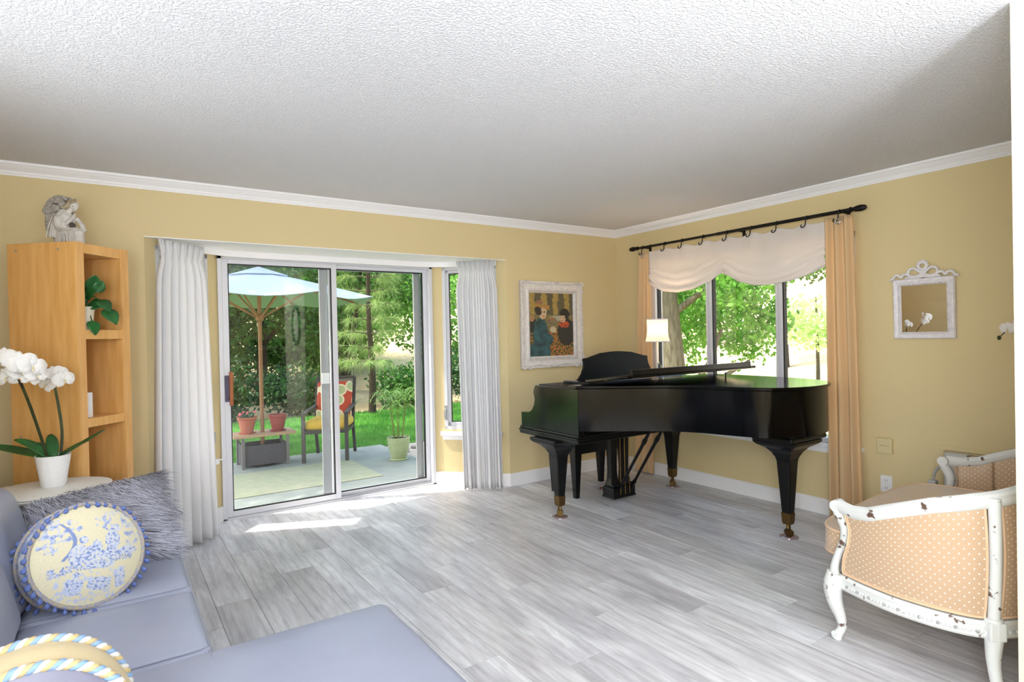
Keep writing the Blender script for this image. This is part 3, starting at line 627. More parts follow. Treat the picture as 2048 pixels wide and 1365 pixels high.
def drape(name, top, bot, z1, z0, npl, amp, m, label, cat='curtain', header=0, n=12, rows=36, flare=1.0, jitter=.3, seed=1, group=None, hem=.0):
    rg = random.Random(seed); ph = [rg.uniform(-jitter,jitter) for _ in range(npl*2+4)]; am = [rg.uniform(.65,1.2) for _ in range(npl*2+4)]
    T = smooth_path([(*q,0) for q in top], 60); Bt = smooth_path([(*q,0) for q in bot], 60); N = npl*n; G = []
    def at(P, t): f = t*(len(P)-1); k = min(int(f), len(P)-2); return P[k].lerp(P[k+1], f-k), (P[k+1]-P[k]).normalized()
    for i in range(N+1):
        t = i/N; row = []; kk = t*npl; k = int(kk); fk = kk-k; fk = fk*fk*(3-2*fk); amk = am[k]*(1-fk)+am[k+1]*fk; phk = ph[k]*(1-fk)+ph[k+1]*fk
        for j in range(rows+1):
            v = (j/rows)**1.15; z = z1+(z0-z1)*v
            a, ta = at(T, t); b, tb = at(Bt, t); q = a.lerp(b, v**.9); tt = ta.lerp(tb, v); nn = Vector((tt.y,-tt.x,0))
            A = amp*amk*(flare*v+.75*(1-v)); w_ = math.sin(2*PI*(t*npl)+phk*v*3); w_ = math.copysign(abs(w_)**(.55 if header else 1), w_)
            if header and (z1-z) < header:
                w_ = math.sin(2*PI*t*npl)*.55+math.sin(6*PI*t*npl)*.5; A = amp*(.95-.35*((z1-z)/header)**2)
            elif header and (z1-z) < header*1.8: A *= .40+.60*((z1-z)-header)/(header*.8)
            zz = z + (.006*math.sin(t*npl*2*PI+1) if j == rows else 0)
            if header: cq = (T[30]).lerp(Bt[30], v**.9); q = cq+(q-cq)*(1-.15*math.exp(-((z1-z-header*1.05)/.09)**2))
            o_ = nn*(A*w_) + tt*(.3*A*math.cos(2*PI*t*npl*.5+1))*v
            row.append((q.x+o_.x, q.y+o_.y, zz))
        G.append(row)
    mb = MB(); mb.grid(G); o = mb.build(name, m, smooth=180, solid=.0025)
    return tag(o, label, cat, group)
drape('curtain', [(-.085,-2.205),(-.085,-2.40)], [(-.085,-2.205),(-.085,-2.445)], 2.155, .02, 3, .022, 'yellow_cloth', 'pale gold curtain panel right of the east window', flare=1.5, seed=3)
drape('curtain', [(-.085,-.415),(-.085,-.55)], [(-.085,-.32),(-.085,-.56)], 2.135, .02, 3, .018, 'yellow_cloth', 'narrow gold curtain panel in the corner behind the piano', flare=1.6, seed=5)
for yy, zz, par in ((-2.31,2.115,'right'),(-.47,2.10,'left')):
    g_ = MB(); g_.tube([(-.114, yy+.017*math.cos(a), zz+.017*math.sin(a)) for a in np.linspace(0,2*PI,24)[:-1]], .005, 8, closed=True)
    o = g_.build('grommet', 'grommet', smooth=60); pc = [c for c in bpy.data.objects if c.name.startswith('curtain') and c.type == 'MESH' and not c.name.startswith('curtain_')]
    o.parent = pc[0] if par == 'right' else pc[1]
mat('white_linen', '#f5f4f5', .85, trans=.25)
drape('curtain', [(-4.075,-.035),(-3.96,.05),(-3.85,.15),(-3.765,.235)], [(-4.13,-.14),(-4.03,-.085),(-3.93,.005),(-3.82,.10),(-3.705,.175)], 2.03, .015, 7, .030, 'white_linen', 'wide white linen curtain hanging beside the wooden bookcase', header=.10, flare=1.5, seed=8)
drape('curtain', [(-1.815,.135),(-1.72,.05),(-1.62,-.03),(-1.535,-.10)], [(-1.775,.13),(-1.68,.07),(-1.58,.0),(-1.489,-.056)], 2.03, .015, 8, .026, 'white_linen', 'white linen curtain right of the glass door by the painting', n=24, header=.10, flare=1.2, seed=9)

tbk = thing('tieback_peg', 'small white curtain tieback peg on the bay wall by the door handle', 'peg', (-3.703, .468, .48))
MB().tube(smooth_path([(0,0,0),(.012,-.012,0),(.04,-.03,.002),(.052,-.034,.010)],10), [.011,.007,.006,.006,.006,.006,.006,.006,.007,.007], 10).build('peg', 'trim_white', tbk, smooth=60)

# ---- wall mirror
mat('mirror_white', '#f0ecee', .45, c2='#e2dcdf', scale=40); mat('mirror_glass', '#e8e8e8', .01, 1)
mr = thing('wall_mirror', 'small white framed mirror with carved crest on the east wall', 'mirror', (-.004, -2.79, 1.485)); mr.rotation_euler = (0, R(-1.3), 0)
hy, hz = .174, .195
def yz(hy_, hz_, x): return [(x,-hy_,-hz_),(x,hy_,-hz_),(x,hy_,hz_),(x,-hy_,hz_)]
G = [yz(hy-a, hz-a, -d) for a,d in ((0,.0),(0,.018),(.006,.026),(.014,.028),(.026,.022),(.03,.020),(.036,.024),(.042,.020),(.044,.010))]
MB().grid(G, cv=True).build('frame', 'mirror_white', mr, smooth=30)
be = MB()
for i in range(22):
    t = -1+2*(i+.5)/22
    for s_ in (-1,1): be.ball((-.025, t*(hy-.036), s_*(hz-.036)), .0055, .006, .0055, 6, 5); be.ball((-.025, s_*(hy-.036), t*(hz-.036)), .0055, .0055, .006, 6, 5)
o = be.build('gadroon', 'mirror_white', mr, smooth=60); o['kind'] = 'stuff'
MB().add([(-.010,-(hy-.043),-(hz-.043)),(-.010,-(hy-.043),hz-.043),(-.010,hy-.043,hz-.043),(-.010,hy-.043,-(hz-.043))],[(0,1,2,3)]).build('mirror_pane', 'mirror_glass', mr)
box('backing', 'mirror_white', -.008, .0, -hy+.005, hy-.005, -hz+.005, hz-.005, mr)
cs = MB()
def arc(cy, cz, r, a0, a1, rr=.009, n_=16, ey=1): cs.tube([(-.012, cy+ey*r*math.cos(a), cz+r*math.sin(a)) for a in np.linspace(R(a0),R(a1),n_)], rr, 8)
for s_ in (-1,1):
    arc(s_*.150, hz+.008, .022, 0, 180); arc(s_*.100, hz+.010, .022, 0, 180)
    q = [(-.012, s_*y, hz+z) for y,z in ((.195,.0),(.175,.006),(.165,.018))]; cs.tube(smooth_path(q,8), .007, 8)
    q = [(-.012, s_*y, hz+z) for y,z in ((.0,.030),(.03,.014),(.065,.016),(.082,.034),(.075,.058),(.05,.066),(.028,.050),(.0,.030))]; cs.tube(smooth_path(q,26), .009, 8)
    q = [(-.012, s_*y, hz+z) for y,z in ((.0,.012),(.03,.006),(.07,.008),(.1,.006))]; cs.tube(smooth_path(q,10), .007, 8)
cs.tube([(-.012, .024*math.cos(a), hz+.078+.022*math.sin(a)) for a in np.linspace(0,2*PI,20)[:-1]], .010, 8, closed=True)
for a in range(7): cs.ball((-.014, .030*math.cos(a*.5+.05), hz+.080+.030*math.sin(a*.5+.05)), .008, nu=8, nv=6)
cs.ball((-.012,0,hz+.035), .012, .020, .018)
cs.build('crest', 'mirror_white', mr, smooth=60)

# ---- wall plates, grille, plug and adapter
mat('plate_cream', '#dbcb9a', .4); mat('plastic_white', '#f0eff0', .35); mat('plastic_grey', '#bcbcb8', .45)
wp = thing('wall_plate', 'blank cream switch box on the wall below the mirror', 'wall plate', (0, -2.549, .568))
box('cover', 'plate_cream', -.026, -.0, -.047, .047, -.051, .051, wp, bevel=.004); box('rocker_seam', 'shadow_gap', -.0265, -.0258, -.030, .030, -.001, .0005, wp); MB().ball((-.026,0,0), .0025).build('screw', 'brass_old', wp)
ot = thing('wall_outlet', 'white electrical outlet low on the east wall', 'outlet', (0, -2.55, .306))
box('cover', 'plastic_white', -.006, 0, -.036, .036, -.057, .057, ot, bevel=.002)
for zz in (.024,-.024):
    q = MB(); q.lathe([(0,0),(.016,0),(.017,-.002),(0,-.002)], 20); q.xf(lambda v: Vector((-.006+v.z, v.x, zz+v.y))); q.build('socket', 'plastic_white', ot, smooth=40)
    q = MB().box(-.0088,-.008,-.008,-.006,zz-.003,zz+.006).box(-.0088,-.008,.006,.008,zz-.003,zz+.006).box(-.0088,-.008,-.002,.002,zz-.010,zz-.006); q.build('slot', 'shadow_gap', ot)
gr = thing('wall_grille', 'yellow painted heating grille low on the wall behind the settee', 'grille', (0, -3.17, .44))
f = MB(); f.grid([[(-d,-hy_,-hz_),(-d,hy_,-hz_),(-d,hy_,hz_),(-d,-hy_,hz_)] for hy_,hz_,d in ((.31,.175,0),(.31,.175,.010),(.285,.15,.010),(.28,.145,.004))], cv=True); f.build('frame', 'wall_paint', gr)
for i in range(13): 
    q = MB().obox((-.006,-.282,-.135+i*.0225),(-.006,.282,-.135+i*.0225),.016,.002,up=(.6,0,.8)); q.build('louvre', 'wall_paint', gr)
ad = thing('power_adapter', 'slim grey box with a cord behind the far arm of the settee', 'adapter', (-.13, -3.0, 0))
box('case', 'plastic_grey', -.035, .035, -.06, .06, 0, .60, ad, bevel=.012)
MB().tube(smooth_path([(.0,.055,.47),(.0,.075,.50),(.01,.105,.49),(.02,.13,.44),(.04,.14,.36),(.06,.13,.15),(.06,.1,.02)],24), .008, 8).build('cord', 'plastic_grey', ad, smooth=60)
MB().box(.0,.045,.115,.16,.365,.41).build('plug', 'plastic_grey', ad, bevel=.006)

# ---- bookcase (stands diagonally in the corner)
mat('maple', '#e6b470', .38, c2='#d8a15a', scale=5, stretch=(6,6,.7), detail=6, coat=.15)
mat('maple_light', '#e2b070', .4, c2='#d6a05f', scale=6, stretch=(6,6,.7), detail=6)
BA = R(48); bc = thing('bookcase', 'tall narrow maple wood bookcase standing diagonally in the corner', 'bookcase', (-4.472, -.652, 0), BA)
BWd, BDp, BH, UT = .345, .405, 1.9, .048           # local x: along front, local y: depth to the wall
for x0, nm in ((0,'side_panel'),(BWd-UT,'side_panel')):
    sp = MB().box(x0, x0+UT, .0, BDp, 0, BH).build(nm, 'maple', bc, bevel=.003)
    MB().box(x0+.001, x0+UT-.001, -.004, .001, 0, BH-.001).build('edge_strip', 'maple_light', sp, bevel=.001)
    if x0 == 0:
        for zz in (1.862, .885):
            for yy in (.10, .35):
                q = MB().lathe([(.006,0),(.006,.001),(0,.0015)], 10); q.xf(lambda v: Vector((-v.z, yy+v.x, zz+v.y))); q.build('screw', 'aluminium', sp)
MB().box(UT, BWd-UT, BDp-.018, BDp-.006, 0, BH).build('back_panel', 'maple', bc)
for z0, z1 in ((1.845,1.897),(1.392,1.442),(.925,.972),(.46,.508),(.02,.07)):
    s_ = MB().box(UT, BWd-UT, .004, BDp-.018, z0, z1).build('shelf', 'maple', bc, bevel=.002)
def inb(x, y, z):                                   # bookcase local -> world
    v = Matrix.Rotation(BA,3,'Z') @ Vector((x,y,z)); return (v.x-4.472, v.y-.652, v.z)

# ---- praying angel figurine on the bookcase
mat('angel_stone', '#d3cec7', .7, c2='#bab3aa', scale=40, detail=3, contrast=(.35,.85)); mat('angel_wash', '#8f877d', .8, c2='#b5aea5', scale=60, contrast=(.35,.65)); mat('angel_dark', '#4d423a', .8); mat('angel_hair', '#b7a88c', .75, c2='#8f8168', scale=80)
AZ = math.atan2(-.562,.827); an = thing('angel_figurine', 'grey stone kneeling angel figurine praying on top of the bookcase', 'figurine', inb(.155,.19,1.903), AZ)
S = .000405
def az(zx, zy, d=0): return ((zx-920)*S*.93, d, (1262-zy)*S)
def remesh(mb, name, m, parent, vox=.0035):
    o = mb.build(name, m, parent, smooth=180); r = o.modifiers.new('fuse', 'REMESH'); r.mode = 'VOXEL'; r.voxel_size = vox; r.use_smooth_shade = True
    s_ = o.modifiers.new('soft', 'SMOOTH'); s_.factor = .5; s_.iterations = 3; return o
bd = MB()
bd.tube(smooth_path([az(915,780), az(880,830), az(868,930), az(880,1060)],12), [.018,.026,.032,.035,.037,.037,.036,.036,.037,.039,.041,.042], 16)
bd.tube(smooth_path([az(880,1070), az(980,1085), az(1085,1075)],8), [.042,.042,.040,.037,.035,.032,.029,.024], 14)
bd.tube([az(1080,1065,-.006), az(1090,1160,-.006), az(1085,1262,-.006)], [.025,.026,.030], 12)
bd.tube([az(880,1080), az(850,1170), az(820,1262)], [.040,.040,.042], 14); bd.tube([az(960,1100), az(980,1262)], [.038,.046], 14)
bd.tube([az(930,800), az(985,752)], [.015,.013], 10)
bd.ball(az(1012,712), .0235, .021, .028); bd.ball(az(1022,765), .012, .012, .012); bd.ball(az(1052,745), .0045, .004, .008)
for sd in (-1,1):
    bd.tube(smooth_path([az(880,830,sd*.024), az(855,930,sd*.038), az(885,1020,sd*.040), az(950,960,sd*.022), az(1000,885,sd*.004)],14), [.018,.020,.022,.023,.023,.022,.021,.019,.016,.013,.011,.010,.009,.008], 10)
    bd.tube([az(988,910,sd*.004), az(1004,870,sd*.004), az(1024,826,sd*.003)], [.010,.008,.003], 8)
    bd.tube([az(925,960,sd*.036), az(935,1045,sd*.038)], [.014,.018], 8)
bd.tube([az(1010,880,.02), az(1075,970,.022), az(1128,1065,.018)], [.010,.013,.010], 8)
bd.tube([az(810,860,-.026), az(775,1000,-.032), az(745,1150,-.03)], [.012,.017,.022], 8); bd.ball(az(735,1245,-.01), .022, .03, .010)
remesh(bd, 'body', 'angel_stone', an, .0024)
fd = MB()                                           # robe folds
for (a, b, c_, r_) in (((870,1090),(920,1190),(890,1262),.0035),((930,1095),(975,1180),(945,1262),.0035),((1000,1085),(1010,1170),(1020,1262),.0035),((1050,1075),(1062,1150),(1075,1262),.003),((785,880),(750,1030),(715,1160),.003),((812,900),(790,1040),(775,1160),.003),((830,930),(865,1000),(920,1030),.0028),((820,850),(890,880),(975,815),.0028),((815,900),(845,960),(900,990),.0025),((840,1060),(960,1075),(1090,1050),.003)):
    fd.tube(smooth_path([az(*a,-.046), az(*b,-.058), az(*c_,-.056)], 10), [r_]*10, 6)
fd.build('robe_folds', 'angel_stone', an, smooth=60)
dk_ = MB(); dk_.ball(az(1000,985,-.010), .012, .02, .016); dk_.build('arm_hollow_shade', 'angel_dark', an, smooth=60)  # dark ball set between the arms as the shade there
fc = MB()
for zx, zy, rx, rz in ((1035,738,.0045,.0018),(1040,772,.0035,.0015)): fc.ball(az(zx,zy,-.0205), rx, .002, rz, 8, 5)
fc.build('face_lines', 'angel_dark', an)
hr = MB(); hr.ball(az(985,690,0), .026, .0245, .023); hr.ball(az(935,715,0), .018, .022, .018); hr.ball(az(895,745,-.004), .012, .018, .012)
for t in range(22):
    q_ = t/21; hr.ball(az(1070-190*q_, 668+78*q_**1.6+9*math.sin(t*2.1), -.020+.003*(t % 3)), .0062, nu=8, nv=6); hr.ball(az(1060-150*q_, 645+22*math.sin(q_*3)+70*q_**2.5, -.012), .0065, nu=8, nv=6)
remesh(hr, 'hair', 'angel_hair', an, .0022)
def feather(mb, x0, y0, x1, y1, w_, d, th_=.0035):
    A_, B_ = Vector(az(x0,y0,d)), Vector(az(x1,y1,d)); L_ = (B_-A_).length; ax = (B_-A_).normalized(); sdv = Vector((0,1,0)).cross(ax).normalized()
    G = []
    for i in range(9):
        t = i/8; ww = w_*S*math.sin(PI*(.08+.86*t))**.5*(1-.25*t); c_ = A_+ax*L_*t
        G.append([c_+sdv*ww*.5*math.cos(k*PI/4)+Vector((0,1,0))*th_*math.sin(k*PI/4) for k in range(8)])
    mb.grid(G, cv=True)
for sd, d0 in ((1,.004),(-1,.040)):
    wg = MB(); sh = 0 if sd == 1 else 22
    for k_ in range(11):                            # long flight feathers
        feather(wg, 600+19*k_+sh, 770+8*k_, 594+12*k_+sh, 1035+17*k_, 44, d0+.0012*k_)
    for k_ in range(9):                             # second row
        feather(wg, 612+20*k_+sh, 745+6*k_, 604+19*k_+sh, 900+14*k_, 40, d0-.006+.001*k_)
    for k_ in range(8):                             # coverts
        feather(wg, 640+24*k_+sh, 690+2*k_, 600+26*k_+sh, 830-6*k_, 54, d0-.011, .005)
    for k_ in range(15):                            # rolled top edge of the wing
        t = k_/14; a = 3.25-3.0*t; feather(wg, 775+150*math.cos(a)+sh, 735-135*math.sin(a), 775+72*math.cos(a-.25)+sh, 745-62*math.sin(a-.25), 52, d0-.016, .006)
    wg.tube(smooth_path([az(930+sh,650,d0-.012), az(870+sh,605,d0-.014), az(770+sh,600,d0-.014), az(680+sh,660,d0-.014), az(612+sh,745,d0-.012), az(600+sh,815,d0-.008)],30), [.008]*24+[.009,.011,.012,.012,.011,.007], 8)
    wg.ball(az(810+sh,800,d0+.004), .035, .008, .034)
    wg.build('wing', 'angel_wash' , an, smooth=50)

# ---- things on the bookcase shelves
mat('leaf_dark', '#1d4a22', .35, c2='#2c6a30', scale=9, spec=.5); mat('pot_cream', '#e4dac4', .5); mat('pot_white', '#efeeee', .35, bump=.35, bscale=38); mat('soil', '#3a2d22', .9, c2='#221a13', scale=40)
def leaf_mesh(mb, base, tip_dir, up, length, width, droop=.3, fold=.15, heart=True, n=8):
    d = Vector(tip_dir).normalized(); u = Vector(up); sd = d.cross(u).normalized(); u = sd.cross(d); base = Vector(base); G = []
    for i in range(n+1):
        t = i/n; wd = width*(math.sin(PI*min(1,t**.75))**.8 if heart else math.sin(PI*min(.999,(t*.9+.08)))**.55); c_ = base + d*length*t - Vector((0,0,1))*droop*length*t*t
        G.append([c_ + sd*wd*s_*.5 + u*abs(s_)*fold*wd for s_ in (-1,-.5,0,.5,1)])
    mb.grid(G)
pp = thing('pothos_plant', 'dark green trailing pothos in a cream pot on the upper shelf', 'plant', inb(.115,.075,1.442))
MB().lathe([(.042,0),(.050,.09),(.054,.12),(.056,.125),(.050,.125),(.048,.11),(0,.105)], 24).build('pot', 'pot_cream', pp, smooth=40)
rv = Vector((.827,-.562,0)); rg = random.Random(4)
for dx, dz, ln, ang in ((.03,.22,.10,60),(.08,.16,.10,-35),(.10,.20,.085,70),(.12,.11,.11,-50),(.03,.05,.085,-65),(.05,.13,.10,10),(-.02,.2,.10,110),(.0,.15,.11,95),(.02,.18,.09,30),(-.03,.12,.09,150)):
    lf = MB(); dpt = rg.uniform(-.05,.02); b0 = rv*dx*.8 + Vector((.5,-.7,0))*(-dpt) + Vector((0,0,dz)); dv = rv*math.cos(R(ang)) + Vector((0,0,math.sin(R(ang)))) + Vector((rg.uniform(-.2,.2),rg.uniform(-.4,0),0))
    leaf_mesh(lf, b0, dv, Vector((.3,-.8,.4)), ln, ln*.72, .12, .12); l_ = lf.build('leaf', 'leaf_dark', pp, smooth=180, solid=.0015)
    MB().tube(smooth_path([(0,0,.10),tuple(b0*.5+Vector((0,0,.10))),tuple(b0)],8), .0028, 6).build('stem', 'leaf_dark', pp)
cb = thing('candle', 'short white pillar candle on the middle bookcase shelf', 'candle', inb(.128,.085,.972))
MB().lathe([(.030,0),(.031,.003),(.031,.128),(.028,.132),(.010,.130),(0,.129)], 24).build('wax', 'plastic_white', cb, smooth=40)
MB().tube([(0,0,.129),(.001,0,.139)], .0012, 5).build('wick', 'rubber', cb)
mat('photo_brown', '#4a3428', .4, c2='#8a735c', scale=18)
fr_ = thing('photo_frame', 'small cream edged photo frame leaning on the lower bookcase shelf', 'photo frame', inb(.13,.13,.508), BA+.25)
q = MB().box(-.05,.06,-.006,.006,0,.15); q.xf(lambda v: Vector((v.x, v.y+v.z*.35, v.z*.94+.002))); q.build('frame', 'pot_cream', fr_, bevel=.002)
q = MB().box(-.042,.052,-.0075,-.006,.008,.142); q.xf(lambda v: Vector((v.x, v.y+v.z*.35, v.z*.94+.002))); q.build('photo', 'photo_brown', fr_)

# ---- oval side table
mat('chippy_white', '#e8e5df', .55, c2='#6b5a4c', scale=16, detail=9, contrast=(.64,.70), bump=.1)
tb = thing('side_table', 'chippy white painted oval side table behind the sofa arm', 'table', (-4.60, -.868, 0))
MB().lathe([(0,.655),(.235,.655),(.247,.660),(.252,.668),(.246,.674),(.254,.678),(.252,.684),(.240,.687),(0,.687)], 64, sx=1.03, sy=.85).build('table_top', 'chippy_white', tb, smooth=35)
MB().lathe([(.205,.570),(.205,.655),(.19,.655),(.19,.570),(.205,.570)], 48, sx=1.03, sy=.80).build('apron', 'chippy_white', tb, smooth=35)
cvg = MB()
for i in range(44):
    a = 2*PI*i/44; cvg.ball((.2125*1.0*math.cos(a), .165*math.sin(a), .612), .006, nu=7, nv=5)
o = cvg.build('apron_beading', 'chippy_white', tb, smooth=60); o['kind'] = 'stuff'
for a in (45,135,225,315):
    cx, cy = .185*math.cos(R(a)), .148*math.sin(R(a)); d_ = Vector((math.cos(R(a)),math.sin(R(a)),0))
    MB().tube(smooth_path([Vector((cx,cy,.64)),Vector((cx,cy,.56))+d_*.012,Vector((cx,cy,.40))+d_*.0,Vector((cx,cy,.15))-d_*.02,Vector((cx,cy,.03))+d_*.005,Vector((cx,cy,.0))+d_*.02],16), [.024]*3+[.022,.02,.018,.017,.016,.015,.014,.013,.012,.012,.013,.015,.014], 8).build('leg', 'chippy_white', tb, smooth=50)

# ---- orchids
mat('petal_white', '#f6f4f2', .5, trans=.25); mat('petal_core', '#e2d3a0', .5); mat('orchid_stem', '#3c4a1e', .5, c2='#2c2616', scale=14); mat('strap_leaf', '#1a4a20', .32, c2='#2d6d2c', scale=6, spec=.5); mat('petal_blush', '#efd7d6', .5, trans=.2)
def flower_parts(parent, pos, facing, size, roll=0, core='petal_core', pm='petal_white', lab=None):
    fl_ = MB(); n_ = Vector(facing).normalized(); a = n_.orthogonal().normalized(); b = n_.cross(a); U = Vector((0,0,1)) - n_*n_.z
    if U.length > .1: a = U.normalized(); b = n_.cross(a)
    pos = Vector(pos)
    for ang, ln, wd in ((0,.48,.34),(125,.46,.30),(-125,.46,.30),(72,.56,.62),(-72,.56,.62)):
        d = a*math.cos(R(ang+roll)) + b*math.sin(R(ang+roll)); sdv = d.cross(n_); G = []
        for i in range(7):
            t = i/6; w_ = wd*size*math.sin(PI*(t*.93+.05))**.6; c_ = pos + d*ln*size*t + n_*size*(.10*math.sin(t*PI)-.05*t)
            G.append([c_ + sdv*w_*.5*s_ - n_*size*.05*abs(s_) for s_ in (-1,-.6,0,.6,1)])
        fl_.grid(G)
    f_ = fl_.build('flower', pm, parent, smooth=180)
    q = MB(); q.ball(pos+n_*size*.06-a*size*.03, size*.045, nu=8, nv=6); q.ball(pos+n_*size*.09-a*size*.12, size*.035, size*.035, size*.07, 8, 6); q.build('flower_lip', core, f_, smooth=60)
    return f_
og = thing('orchid', 'white moth orchid in a white hammered pot on the side table', 'orchid', (-4.573, -.84, .687))
MB().lathe([(0,0),(.046,0),(.050,.004),(.060,.075),(.071,.145),(.072,.15),(.067,.15),(.062,.12),(0,.118)], 40).build('pot', 'pot_white', og, smooth=40)
MB().lathe([(0,.122),(.063,.121)], 20).build('soil', 'soil', og)
O0 = Vector((-4.573,-.84,.687)); LC = Vector((-4.656,-1.054,1.27))-O0; RC = Vector((-4.555,-.874,1.21))-O0
for path in ([(-.02,0,.12),(-.045,-.03,.25),(-.075,-.09,.40),(-.10,-.15,.51),(-.115,-.19,.555),(-.10,-.21,.585),(-.06,-.22,.59)], [(.025,0,.12),(.035,0,.25),(.025,-.005,.38),(.012,-.015,.48),(.0,-.025,.535),(-.02,-.03,.55)]):
    sp_ = smooth_path(path,26); MB().tube(sp_, [.0042]*14+[.0032]*12, 7).build('stem', 'orchid_stem', og, smooth=60)
    MB().tube([Vector(q)+Vector((.006,.004,0)) for q in smooth_path(path[:4],14)], .0022, 6).build('stake', 'orchid_stem', og)
C2 = Vector((.25,-.93,.2)); rg = random.Random(3)
# left spray then right spray; positions relative to the picture plane: right vector and up
for dx, dz, dy, sz, fx_ in ((-.085,.045,.02,.085,-.5),(-.075,-.045,.03,.10,-.7),(-.03,.025,-.02,.098,-.1),(.005,.015,-.03,.10,.1),(.045,.0,-.01,.10,.4),(-.005,-.025,.01,.088,0),(.06,-.035,.02,.085,.5),(.03,-.055,.03,.07,.2)):
    q = LC + rv*dx + Vector((0,0,dz)) + Vector((0,dy,0)); flower_parts(og, q, C2+rv*fx_+Vector((0,0,rg.uniform(-.3,.1))), sz*1.08, rg.uniform(-25,25))
for dx, dz, dy, sz, fx_ in ((.0,.02,.0,.075,-.2),(.045,-.012,-.01,.085,.35),(-.045,-.035,.01,.08,-.8),(.028,.022,.02,.06,.4)):
    q = RC + rv*dx + Vector((0,0,dz)) + Vector((0,dy,0)); flower_parts(og, q, C2+rv*fx_+Vector((0,0,rg.uniform(-.2,.1))), sz*1.08, rg.uniform(-25,25))
for k_,(q, rr) in enumerate(((RC+rv*-.05+Vector((0,0,.055)),.010),(LC+rv*-.11+Vector((0,0,-.01)),.009))): MB().ball(q, rr, rr, rr*1.4).build('bud', mat('bud_green', '#b9bd84', .5), og, smooth=60)
for dx, dy, ln, wd, dr_, upz in ((-1,-.05,.29,.055,.02,.25),(-.7,-.3,.2,.05,.25,.5),(1,.0,.25,.05,-.10,.45),(.8,-.25,.2,.05,.05,.55),(.2,.5,.16,.05,.2,.6),(-.3,.5,.16,.05,.25,.7)):
    lf = MB(); leaf_mesh(lf, (dx*.02,dy*.02,.135), rv*dx+Vector((-.5*dy,dy,upz)), Vector((0,-.4,.9)), ln, wd, dr_, .18, heart=False, n=10); lf.build('leaf', 'strap_leaf', og, smooth=180, solid=.002)

ro = thing('orchid', 'pale pink orchid spray arching out beside the near doorway', 'orchid', (-.165, -3.64, 1.0))
st = thing('plant_stand', 'slim dark wooden plant stand in the corner behind the settee', 'plant stand', (-.165, -3.64, 0))
MB().lathe([(.075,.975),(.08,.98),(.08,.995),(.075,1.0),(0,1.0)], 28).build('stand_top', 'handle_wood', st, smooth=35)
MB().lathe([(.075,0),(.075,.03),(.03,.06),(.022,.10),(.022,.5),(.03,.55),(.022,.6),(.022,.93),(.06,.975)], 20).build('stand_post', 'handle_wood', st, smooth=35)
MB().lathe([(0,0),(.05,0),(.055,.06),(.062,.11),(.058,.11),(.05,.1),(0,.1)], 24).build('pot', 'pot_white', ro, smooth=40)
MB().tube(smooth_path([(0,0,.1),(.01,.03,.25),(.01,.12,.38),(0,.24,.41),(-.01,.33,.38),(-.015,.37,.345),(-.02,.405,.305)],28), [.004]*18+[.0028]*10, 7).build('stem', 'orchid_stem', ro, smooth=60)
for k_,(dx,dy,dz,sz,pm) in enumerate(((-.02,.375,.345,.080,'petal_white'),(-.012,.345,.360,.066,'petal_blush'),(-.005,.315,.385,.085,'petal_white'),(0,.26,.40,.08,'petal_blush'),(.01,.19,.41,.075,'petal_white'))):
    flower_parts(ro, (dx,dy,dz), (-.8,.15,-.05+.15*(k_ % 2)), sz, 20*k_, pm=pm)
MB().ball((-.022,.412,.295), .010, .010, .013).build('bud', 'orchid_stem', ro, smooth=60)
for a in (20,140,260): lf = MB(); leaf_mesh(lf, (0,0,.1), (math.cos(R(a)),math.sin(R(a)),.35), (0,0,1), .14, .05, .35, .18, heart=False); lf.build('leaf', 'strap_leaf', ro, smooth=180, solid=.002)

# ---- sofa with chaise
mat('leather', '#9ea3b6', .36, c2='#959aae', scale=3, bump=.10, bscale=14, spec=.45); mat('leather_seam', '#8d8ea4', .5)
def rbox(mb, x0, x1, y0, y1, z0, z1, r, puff=0, n=9, sag=0, fn=None):
    def ticks(a, b): return [a, a+r*.12, a+r*.3, a+r*.6, a+r] + [a+r+(b-a-2*r)*i/n for i in range(1,n)] + [b-r, b-r*.6, b-r*.3, b-r*.12, b]
    X_, Y_, Z_ = ticks(x0,x1), ticks(y0,y1), ticks(z0,z1); lo = (x0+r,y0+r,z0+r); hi = (x1-r,y1-r,z1-r)
    def rd_(p):
        q = [min(max(p[i],lo[i]),hi[i]) for i in range(3)]; d = Vector([p[i]-q[i] for i in range(3)])
        if d.length > 0:
            m_ = max(abs(c_) for c_ in d); d = d.normalized()*r*min(1,(m_/r)) ; 
        v = Vector(q)+d; u, w_ = (v.x-x0)/(x1-x0)*2-1, (v.y-y0)/(y1-y0)*2-1
        if v.z > (z0+z1)/2: v.z += puff*(1-abs(u)**3)*(1-abs(w_)**3)*(v.z-(z0+z1)/2)/((z1-z0)/2)
        return fn(v) if fn else v
    for A in ((X_,Y_,2),(Y_,Z_,0),(X_,Z_,1)):
        for e in (0,1):
            fix = (Z_,X_,Y_)[(2,0,1).index(A[2])][-e]; G = []
            for a in A[0]:
                row = []
                for b in A[1]:
                    p = {2:(a,b,fix),0:(fix,a,b),1:(a,fix,b)}[A[2]]; row.append(rd_(p))
                G.append(row)
            s_ = MB(); s_.grid(G if (e == 0) == (A[2] == 1) else G[::-1]); mb.add(s_.V, s_.F)
    return mb
def weld(mb, name, m, parent, smooth=180, **k):
    o = mb.build(name, m, parent, smooth=0, **k); b = bmesh.new(); b.from_mesh(o.data); bmesh.ops.remove_doubles(b, verts=b.verts, dist=.0004); bmesh.ops.recalc_face_normals(b, faces=b.faces); b.to_mesh(o.data); b.free()
    if smooth: o.data.shade_smooth()
    return o
sf = thing('sofa', 'lavender grey leather sectional sofa with a chaise end', 'sofa', (-4.5, -2.1, 0))
so = (4.5, 2.1)
